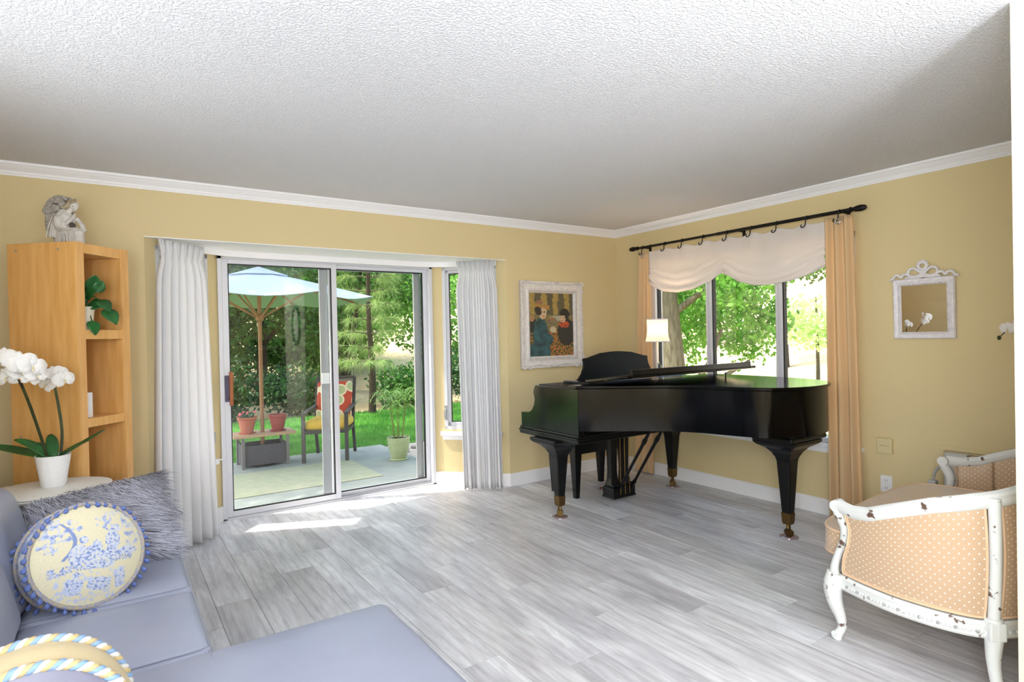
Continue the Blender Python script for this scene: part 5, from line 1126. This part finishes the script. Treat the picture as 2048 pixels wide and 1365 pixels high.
canopy(0, 'canopy', 'canvas_sky_tint'); canopy(-.006, 'canopy_underside', 'canvas_glow_tint'); canopy(.008, 'vent_cap', 'canvas_sky_tint', True)  # second sheet below carries the green of light passing through the cloth
MB().tube([(0,0,.06),(0,0,UZ1+.02)], .022, 14).build('pole', 'umbrella_wood', um, smooth=50); MB().ball((0,0,UZ1+.075), .022, .022, .035).build('finial', 'umbrella_wood', um, smooth=60)
for k in range(8):
    a = UR0+2*PI*k/8; c_, s_ = math.cos(a), math.sin(a)
    MB().obox((.03*c_,.03*s_,UZ1-.03),(UR*.98*c_,UR*.98*s_,UZ0-.014),.018,.022).build('rib', 'umbrella_wood', um); MB().obox((.03*c_,.03*s_,UZ0-.22),(UR*.5*c_,UR*.5*s_,UZ1+(UZ0-UZ1)*.5-.03),.014,.016).build('strut', 'umbrella_wood', um)
MB().lathe([(.024,UZ0-.26),(.045,UZ0-.25),(.045,UZ0-.19),(.024,UZ0-.18)], 14).build('hub', 'umbrella_wood', um)
MB().lathe([(.0,.0),(.14,.0),(.14,.05),(.05,.07),(.04,.12),(0,.12)], 24).build('base', 'rubber', um, smooth=40)
ut = thing('umbrella_table', 'low table with grey skirt around the umbrella pole', 'table', UC)
tt = MB()
for q in ((-.33,.33,-.19,-.026),(-.33,.33,.026,.19),(-.33,-.026,-.026,.026),(.026,.33,-.026,.026)): tt.box(q[0],q[1],q[2],q[3],.345,.372)
tt.build('table_top', 'table_tan', ut)
for sx_ in (-1,1):
    for sy_ in (-1,1): MB().box(sx_*.235-.016,sx_*.235+.016,sy_*.165-.016,sy_*.165+.016,0,.345).build('leg', 'table_grey', ut)
bw = MB().box(-.225,.225,-.165,-.155,.03,.25).box(-.225,.225,.155,.165,.03,.25).box(-.235,-.225,-.165,.165,.03,.25).box(.225,.235,-.165,.165,.03,.25); bw.build('skirt', 'weave', ut)
mat('terracotta', '#a8604a', .7); mat('glazed_red', '#8d3a36', .35)
def small_pot(x, m, lab, plant):
    q = thing('flower_pot', lab, 'flower pot', (UC.x+x, UC.y-.02, GZ+.372)); MB().lathe([(0,0),(.06,0),(.092,.15),(.092,.16),(.102,.165),(.104,.19),(.092,.19),(.088,.17),(0,.165)], 24).build('pot', m, q, smooth=35); MB().lathe([(.0,.0),(.085,.0),(.09,.014),(.06,.012)], 20, (0,0,-.0)).build('saucer', m, q)
    if plant:
        lf = MB(); r_ = random.Random(2)
        for _ in range(34): leaf_mesh(lf, (r_.uniform(-.05,.05),r_.uniform(-.05,.05),.165), (r_.uniform(-1,1),r_.uniform(-1,1),r_.uniform(.4,1.4)), (0,0,1), r_.uniform(.06,.11), .03, .3, .1, n=4)
        lf.build('foliage', 'leaf_dark', q, smooth=180)
        for _ in range(6): MB().ball((r_.uniform(-.08,.08),r_.uniform(-.07,.02),r_.uniform(.21,.26)), .014).build('bloom', 'geranium', q, smooth=60)
mat('geranium', '#d0606a', .6)
small_pot(-.165, 'terracotta', 'terracotta pot of geraniums on the low umbrella table', True); small_pot(.165, 'glazed_red', 'empty glazed red pot on the low umbrella table', False)

# patio chair with cushions
FLg, FRg, BLg, BRg = Vector((-2.53,2.51,GZ)), Vector((-2.09,2.32,GZ)), Vector((-2.23,3.01,GZ)), Vector((-1.82,2.83,GZ))
ch = thing('patio_chair', 'dark metal patio chair with yellow and spotted cushions', 'chair', ((FLg+FRg+BLg+BRg)/4)[:])
co = (FLg+FRg+BLg+BRg)/4; mat('chair_metal', '#3b3838', .5)
fwd = (FLg+FRg-BLg-BRg).normalized(); rgt = (FRg-FLg).normalized(); Z = Vector((0,0,1))
fl_, fr2, bl_, br_ = FLg-co, FRg-co, BLg-co, BRg-co
for b0, t0_ in ((fl_, .56),(fr2,.56)): MB().obox(b0, b0+Z*t0_, .04, .04, up=tuple(fwd)).build('leg', 'chair_metal', ch, bevel=.004)
for b0 in (bl_, br_): MB().obox(b0-fwd*.02, b0+fwd*.10+Z*.40, .035, .04, up=tuple(fwd)).build('leg', 'chair_metal', ch, bevel=.004)
bt = []
for b0 in (bl_, br_): t_ = b0-fwd*.10+Z*.93; MB().obox(b0+fwd*.10+Z*.34, t_, .035, .035, up=tuple(fwd)).build('back_post', 'chair_metal', ch, bevel=.004); bt.append(t_)
for f0, b0 in ((fl_,bl_),(fr2,br_)): MB().obox(f0+Z*.56+fwd*.02, b0+Z*.60+fwd*.02, .05, .025).build('arm', 'chair_metal', ch, bevel=.006)
sf_ = MB(); sf_.obox(fl_+Z*.35, fr2+Z*.35, .03, .04).obox(bl_+fwd*.1+Z*.35, br_+fwd*.1+Z*.35, .03, .04).obox(fl_+Z*.35, bl_+fwd*.1+Z*.35, .03, .04).obox(fr2+Z*.35, br_+fwd*.1+Z*.35, .03, .04); sf_.build('seat_frame', 'chair_metal', ch)
MB().obox(bt[0], bt[1], .035, .035).build('back_rail', 'chair_metal', ch); 
mat('sling', '#8d8a80', .9); MB().add([tuple(bl_+fwd*.095+Z*.36), tuple(br_+fwd*.095+Z*.36), tuple(bt[1]), tuple(bt[0])],[(0,1,2,3)]).build('sling', 'sling', ch, solid=.004)
mat('cushion_yellow', '#d8b85a', .85, c2='#c9a548', scale=8)
CM = Matrix((rgt, -fwd, Z)).transposed(); cc = (fl_+fr2)*.28+(bl_+br_)*.22
sc_ = thing('seat_cushion', None, None); sc_.parent = ch
for i in range(2):
    for j in range(2): 
        q = rbox(MB(), -.24+.24*i, .0+.24*i, -.24+.24*j, .24*j, .365, .47, .045, .02, n=4); q.xf(lambda v: CM @ v + Vector((cc.x,cc.y,0))); weld(q, 'tuft', 'cushion_yellow', sc_)
spm = mat('cushion_spots', '#d9cfae', .85); n, l = spm.node_tree.nodes, spm.node_tree.links
tc = n.new('ShaderNodeTexCoord'); vo = n.new('ShaderNodeTexVoronoi'); vo.inputs['Scale'].default_value = 6.5; vo.inputs['Randomness'].default_value = .35; r_ = n.new('ShaderNodeValToRGB'); r_.color_ramp.interpolation = 'CONSTANT'
e = r_.color_ramp.elements; e[0].color = col('#a9b183'); e[0].position = 0; e[1].position = .36; e[1].color = col('#ddd2b4'); ne = e.new(.48); ne.color = col('#b5452f')
l.new(tc.outputs['Object'], vo.inputs['Vector']); l.new(vo.outputs['Distance'], r_.inputs[0]); l.new(r_.outputs[0], n['Principled BSDF'].inputs['Base Color'])
q = rbox(MB(), -.21, .21, -.03, .05, 0, .47, .035, 0, n=6); tiltm = CM @ Matrix.Rotation(R(-18),3,'X'); bc0 = (bl_+br_)/2+fwd*.12+Z*.44; q.xf(lambda v: tiltm @ v + bc0); weld(q, 'back_cushion', spm, ch)

# potted palm on the patio
mat('celadon', '#a9b48a', .3, c2='#98a577', scale=5, coat=.3); mat('palm_leaf', '#7fae4c', .5, c2='#a9cc72', scale=5, trans=.45); mat('cane', '#6f7a3c', .6)
pm_ = thing('potted_palm', 'bamboo palm in a pale green glazed pot on the patio', 'plant', (-1.585, 2.0, GZ))
MB().lathe([(0,0),(.105,0),(.112,.012),(.105,.018),(.09,.02),(0,.02)], 28).build('saucer', 'celadon', pm_, smooth=35); MB().lathe([(.08,.018),(.10,.06),(.122,.15),(.130,.24),(.134,.262),(.124,.264),(.118,.24),(0,.235)], 32).build('pot', 'celadon', pm_, smooth=40); MB().lathe([(0,.24),(.12,.24)], 20).build('soil', 'soil', pm_)
r_ = random.Random(6)
for k in range(6):
    a = k*1.05; x0, y0 = .05*math.cos(a), .05*math.sin(a); hgt = r_.uniform(.32,.46); tx, ty = x0+.05*math.cos(a), y0+.05*math.sin(a)
    MB().tube([(x0,y0,.235),(tx,ty,.235+hgt)], [.006,.004], 6).build('cane', 'cane', pm_)
    fr_m = MB()
    for j in range(4):
        b = a+j*1.6+r_.uniform(-.4,.4); ln = r_.uniform(.20,.30); base = Vector((tx,ty,.235+hgt*r_.uniform(.75,1))); d = Vector((math.cos(b),math.sin(b),0)); sdv = Vector((-d.y,d.x,0)); pts = [base+d*ln*t*.85+Z*(.20*math.sin(t*2.4)*ln/.25-.02*t) for t in np.linspace(0,1,9)]
        fr_m.tube(pts, .002, 4)
        for i in range(2,9):
            for s_ in (-1,1): leaf_mesh(fr_m, pts[i], d*.7+sdv*s_*.8+Z*(.15-.06*i), (0,0,1), .105*(1-abs(i-5)*.08), .014, .25, .1, n=3)
    fr_m.build('frond', 'palm_leaf', pm_, smooth=180)

# river stones by the palm
mat('stone_grey', '#8b8a88', .7, c2='#a9a6a0', scale=9)
r_ = random.Random(12); STN = []
for j in range(16):
    sz = r_.uniform(.035,.075)
    for _ in range(200):
        x, y = r_.uniform(-1.30,-.6), r_.uniform(1.7,2.75)
        if all(math.hypot(x-a, y-b_) > 1.35*(sz+c_) for a, b_, c_ in STN): break
    STN.append((x, y, sz)); b = bmesh.new(); bmesh.ops.create_icosphere(b, subdivisions=2, radius=1)
    for v in b.verts: v.co = Vector((v.co.x*sz*r_.uniform(.97,1.03)*1.25, v.co.y*sz, v.co.z*sz*.62))
    me = bpy.data.meshes.new('river_stone'); b.to_mesh(me); b.free(); me.shade_smooth(); o = link('river_stone', me, 'stone_grey', loc=(x,y,-.085+sz*.5), rotz=r_.uniform(0,3)); tag(o, 'rounded grey river stone in the gravel bed behind the palm', 'stone', 'river stones in the gravel bed')

# trees and shrubs
mat('bark_grey', '#6f6855', .95, c2='#534c3d', scale=9, stretch=(3,3,.5), bump=.4, bscale=20); mat('bark_dark', '#4a3d30', .95, c2='#352b22', scale=9, stretch=(3,3,.5), bump=.4, bscale=20)
LEAFC = {'leaf_forest': ('#35602a','#548a3a'), 'leaf_fresh': ('#4f8a30','#86bf50'), 'leaf_lime': ('#b3d684','#dcefb6'), 'leaf_deep': ('#1f4424','#3a6a34'), 'needle': ('#7d9c54','#a9c27a'), 'needle_dark': ('#4a6a3c','#6d8d55')}
for nm,(a,b) in LEAFC.items(): mat(nm, a, .5, c2=b, scale=3.5, detail=5, trans=.45)
def leaf_cloud(blobs, n, size, seed, aspect=.55, droop=0):
    r = np.random.default_rng(seed); wts = np.array([b[3]*b[4]*b[5] for b in blobs])**.66; wts = wts/wts.sum(); pick = r.choice(len(blobs), n, p=wts); B = np.array(blobs)[pick]
    d = r.normal(0,1,(n,3)); d /= np.linalg.norm(d,axis=1)[:,None]; rad = r.random(n)**(1/2.2); P = B[:,:3]+d*rad[:,None]*B[:,3:6]
    # leaves sit in small twig clusters
    cl = r.integers(0, n//7+1, n); off = r.normal(0,.10,(n//7+2,3)); P = P+off[cl]*.6
    a = r.normal(0,1,(n,3)); a[:,2] -= droop; a /= np.linalg.norm(a,axis=1)[:,None]; b = np.cross(a, r.normal(0,1,(n,3))); b /= np.linalg.norm(b,axis=1)[:,None]; s = size*r.uniform(.6,1.3,n)[:,None]; V = np.empty((n*4,3)); V[0::4] = P; V[1::4] = P+a*s*.5+b*s*aspect*.5; V[2::4] = P+a*s; V[3::4] = P+a*s*.5-b*s*aspect*.5
    return V, [(4*i,4*i+1,4*i+2,4*i+3) for i in range(n)]
def tree(name, label, base, trunk, blobs, nleaf, size, lm, bm_='bark_dark', seed=1, branches=(), cat='tree', droop=0, group=None):
    t = thing(name, label, cat, base, 0, group)
    if trunk: MB().tube(smooth_path(trunk[0],14), [interp(i/13,[0,.15,1],trunk[1]) for i in range(14)], 10).build('trunk', bm_, t, smooth=60)
    for pth, r0, r1 in branches: MB().tube(smooth_path(pth,10), [r0+(r1-r0)*i/9 for i in range(10)], 7).build('branch', bm_, t, smooth=60)
    if nleaf: 
        V, F = leaf_cloud(blobs, nleaf, size, seed, droop=droop); me = bpy.data.meshes.new('foliage'); me.from_pydata(V.tolist(), [], F); o = link('foliage', me, lm, t); o['kind'] = 'stuff'
    return t
tree('shade_tree', 'tall tree left of the patio whose crown shades it', (-6.3,4.7,-.1), ([(0,0,0),(.1,-.1,2),(.3,-.2,4.5)], [.22,.18,.10]), [(.6,-.3,5.2,2.6,2.0,1.0),(2.0,-.9,5.0,1.8,1.5,.7),(-.5,.6,5.6,2,2,1),(3.2,.2,5.2,1.4,1.4,.7),(.2,-1.7,5.0,1.7,.8,.6),(1.6,-1.7,5.0,1.2,.8,.5)], 17000, .18, 'leaf_forest', seed=2, branches=[([(.2,-.1,3.4),(1,-.4,4.4),(2.2,-.8,5)],.08,.03),([(.2,-.1,3.2),(-.4,.3,4.3),(-.9,.8,5.4)],.08,.03)])
# row of trees and shrubs behind the lawn
tree('evergreen_tree', 'dark evergreen tree behind the left half of the umbrella', (-3.4,8.6,-.1), ([(0,0,0),(.05,0,2),(0,.1,4.2)], [.15,.12,.05]), [(0,0,2.4,1.5,1.0,1.9),(.8,.2,3.4,1.2,1.0,1.1),(-.8,0,1.3,1.0,.8,1.0)], 6500, .13, 'leaf_deep', seed=3)
tree('leafy_tree', 'sunlit leafy tree behind the umbrella beyond the lawn', (-1.7,9.2,-.1), ([(0,0,0),(.1,0,1.6),(.05,0,3.6)], [.14,.11,.06]), [(0,0,3.2,1.7,1.2,1.2),(.9,-.3,2.0,1.0,.9,.9),(-.9,-.2,1.8,1.0,.9,1.0)], 6500, .13, 'leaf_forest', seed=4, branches=[([(.05,0,1.3),(.6,-.1,2),(1.2,-.2,2.6)],.05,.02)])
tree('oak_tree', 'tree with twin dark trunks behind the pine', (.2,9.8,-.1), ([(0,0,0),(-.1,0,1.8),(-.2,0,4.4)], [.17,.15,.09]), [(0,0,3.6,1.8,1.3,1.1),(-.6,-.3,2.4,1.0,.8,.8),(1.2,-.3,3.0,1.2,.9,1.0)], 5500, .13, 'leaf_forest', seed=5, branches=[([(.1,0,.0),(.4,0,1.6),(.7,0,3.8)],.12,.06)])
tree('lime_tree', 'bright yellow green tree right of the pine', (2.3,9.6,-.1), ([(0,0,0),(0,0,1.4),(.1,0,3)], [.10,.08,.04]), [(0,0,2.4,1.5,1.0,1.3),(.6,-.4,1.2,1.0,.8,.8)], 5000, .12, 'leaf_fresh', seed=6)
tree('side_tree', 'fresh green tree seen through the narrow bay window', (4.6,8.4,-.1), ([(0,0,0),(0,0,1.6),(.1,0,3.6)], [.12,.1,.05]), [(0,0,3.0,1.6,1.2,1.5),(-.8,0,1.4,.9,.8,.9)], 6000, .13, 'leaf_fresh', seed=7)
for i,(x,y,rx,rz,lm,lab) in enumerate(((-2.9,7.3,.8,.75,'leaf_deep','dark rounded shrub behind the umbrella table'),(-1.5,7.4,.75,.6,'leaf_deep','dark low shrub behind the patio chair'),(.95,7.5,.8,.55,'leaf_forest','green shrub at the lawn edge right of the pine'),(2.2,7.2,.9,.75,'leaf_deep','dense dark shrub behind the potted palm'),(3.5,6.8,.8,.7,'leaf_forest','low green shrub below the narrow bay window view'))):
    tree('shrub', lab, (x,y,-.1), ([(0,0,0),(0,0,rz)], [.05,.04,.02]), [(0,0,rz*.85,rx,.6,rz*.75),(.3,-.2,rz*.5,rx*.6,.4,rz*.5)], 2600, .10, lm, seed=20+i, cat='shrub')
for i,(x,y,hh,lm,lab) in enumerate(((-4.2,11.2,3.9,'leaf_forest','broad backdrop tree left behind the umbrella'),(-2.4,11.8,3.8,'leaf_deep','broad backdrop tree straight behind the umbrella'),(-.7,11.4,3.6,'leaf_forest','broad backdrop tree behind the patio chair'),(1.0,12.2,3.0,'leaf_fresh','broad sunny backdrop tree behind the pine'))):
    tree('backdrop_tree', lab, (x,y,terr(x,y)-.05), ([(0,0,0),(.1,0,hh*.4),(0,0,hh*.9)], [.14,.12,.05]), [(0,0,hh*.75,1.3,.9,hh*.32),(.4,-.3,hh*.38,1.15,.8,hh*.3),(-.5,-.2,hh*.2,1.0,.7,hh*.22)], 7500, .14, lm, seed=80+i)
# long needled pine
pi_ = thing('pine_tree', 'young long needled pine beyond the lawn', 'tree', (-.25,6.35,-.1)); MB().tube(smooth_path([(0,0,0),(.02,0,.9),(-.03,0,2.0),(.0,0,3.4)],16), [.075-.003*i for i in range(16)], 10).build('trunk', 'bark_dark', pi_, smooth=60)
r = np.random.default_rng(8); V_, F_ = [], []
for w_ in range(10):
    zw = 1.0+w_*.27; nb = 6
    for j in range(nb):
        a = r.uniform(0,2*PI); L_ = r.uniform(.45,.85)*(1-.03*w_); p0 = np.array((0,0,zw)); d = np.array((math.cos(a),math.sin(a),.25)); pts = [tuple(p0+d*L_*t+np.array((0,0,-.18*t*t*L_))) for t in np.linspace(0,1,6)]
        MB().tube(pts, [.014-.002*i for i in range(6)], 5).build('branch', 'bark_grey', pi_)
        for t in (.45,.65,.8,.92,1.0):
            c_ = p0+d*L_*t+np.array((0,0,-.18*t*t*L_))
            for q in range(26):
                dn = d*.6+r.normal(0,.65,3)+np.array((0,0,-.35)); dn /= np.linalg.norm(dn); ln = r.uniform(.16,.28); sdv = np.cross(dn, r.normal(0,1,3)); sdv = sdv/np.linalg.norm(sdv)*.0035; tip = c_+dn*ln+np.array((0,0,-.05)); o_ = len(V_); V_ += [c_-sdv, c_+sdv, tip]; F_.append((o_,o_+1,o_+2))
me = bpy.data.meshes.new('needles'); me.from_pydata([tuple(v) for v in V_], [], F_); o = link('needles', me, 'needle', pi_); o['kind'] = 'stuff'
# spiky clump at the lawn edge
for i,(x,y,lab) in enumerate(((-.75,6.75,'spiky strap leaved clump left of the pine trunk'),(.35,6.8,'spiky strap leaved clump right of the pine trunk'))):
    t = thing('strap_plant', lab, 'plant', (x,y,-.08)); q = MB(); r_ = random.Random(i)
    for _ in range(60): a = r_.uniform(0,2*PI); leaf_mesh(q, (r_.uniform(-.2,.2),r_.uniform(-.1,.1),0), (math.cos(a)*.6,math.sin(a)*.6,1), (math.cos(a),math.sin(a),0), r_.uniform(.4,.7), .03, .35, .1, heart=False, n=5)
    q.build('leaves', 'leaf_deep', t, smooth=180)
# east side, seen through the piano window
tree('maple_tree', 'large grey trunked tree just outside the piano window', (4.0,2.68,-.1), ([(0,0,0),(.0,0,.8),(-.02,.1,2.0),(-.05,.3,4.2)], [.27,.215,.17]), [(1.0,-.2,2.55,1.0,1.0,.75),(.6,-1.0,2.5,.9,.8,.7),(1.6,.2,1.75,.8,.6,.65),(-.3,.6,2.9,.8,.8,.8),(1.4,-.9,1.7,.55,.5,.45),(.5,.7,2.0,.5,.5,.8),(1.2,-1.6,2.9,.8,.7,.5),(1.5,1.1,1.6,.9,.6,1.0),(1.9,-.2,1.2,.5,.5,.35)], 15000, .105, 'leaf_fresh', 'bark_grey', seed=9, branches=[([(.05,-.1,.35),(.5,-.3,.8),(.9,-.35,1.5)],.07,.03),([(.1,-.1,.2),(.8,-.4,.62),(1.5,-.5,.9)],.06,.03),([(0,0,1.8),(.6,-.4,2.3),(1.2,-.8,2.7)],.07,.03)])
tree('lime_sapling', 'pale lime green small tree on the sunny slope', (7.1,1.75,.1), ([(0,0,0),(0,0,.8),(.05,.05,1.9)], [.05,.04,.02]), [(0,0,1.35,.8,.75,.5),(.1,.4,1.6,.5,.5,.35),(.1,-.5,1.2,.5,.5,.35)], 2600, .11, 'leaf_lime', 'bark_grey', seed=10)
tree('conifer', 'dark soft conifer at the upper right of the piano window', (9.4,3.85,.4), ([(0,0,0),(0,0,2),(0,0,5)], [.14,.12,.05]), [(0,0,2.9,1.3,1.2,.7),(.2,-.4,3.9,1.2,1.2,.9),(0,-.7,2.5,.7,.7,.4)], 4200, .14, 'needle_dark', seed=11)
for i,(x,y,s,lm,lab) in enumerate(((13,9,1.8,'leaf_fresh','far round tree on the slope left of the maple'),(17,4,1.6,'leaf_lime','far pale tree on the sunny slope'),(12,13,2.2,'leaf_forest','far dark tree behind the maple'),(5.5,15,2.4,'leaf_forest','far dark tree beyond the lawn on the right'),(-1.5,15,2.6,'leaf_deep','far dark tree beyond the lawn in the middle'),(-6,13,2.6,'leaf_deep','far dark tree beyond the lawn on the left'),(2.2,13.5,2.0,'leaf_fresh','far sunny tree above the lawn'))):
    tree('hill_tree', lab, (x,y,terr(x,y)-.05), ([(0,0,0),(0,0,s*.7),(0,0,s*1.4)], [.16,.13,.06]), [(0,0,s*1.4,s,s*.9,s*.8),(s*.4,-s*.2,s*.9,s*.6,s*.6,s*.5),(-s*.5,0,s,s*.6,s*.6,s*.5)], 4200, .2, lm, seed=40+i)
for i,(x,y) in enumerate(((1.2,-2.6),(1.5,-1.9))):
    tree('foundation_shrub', ('low green shrub outside the right end of the piano window','low green shrub under the piano window')[i], (x,y,-.1), None, [(0,0,.35,.5,.5,.4)], 1500, .08, 'leaf_fresh', seed=60+i, cat='shrub')
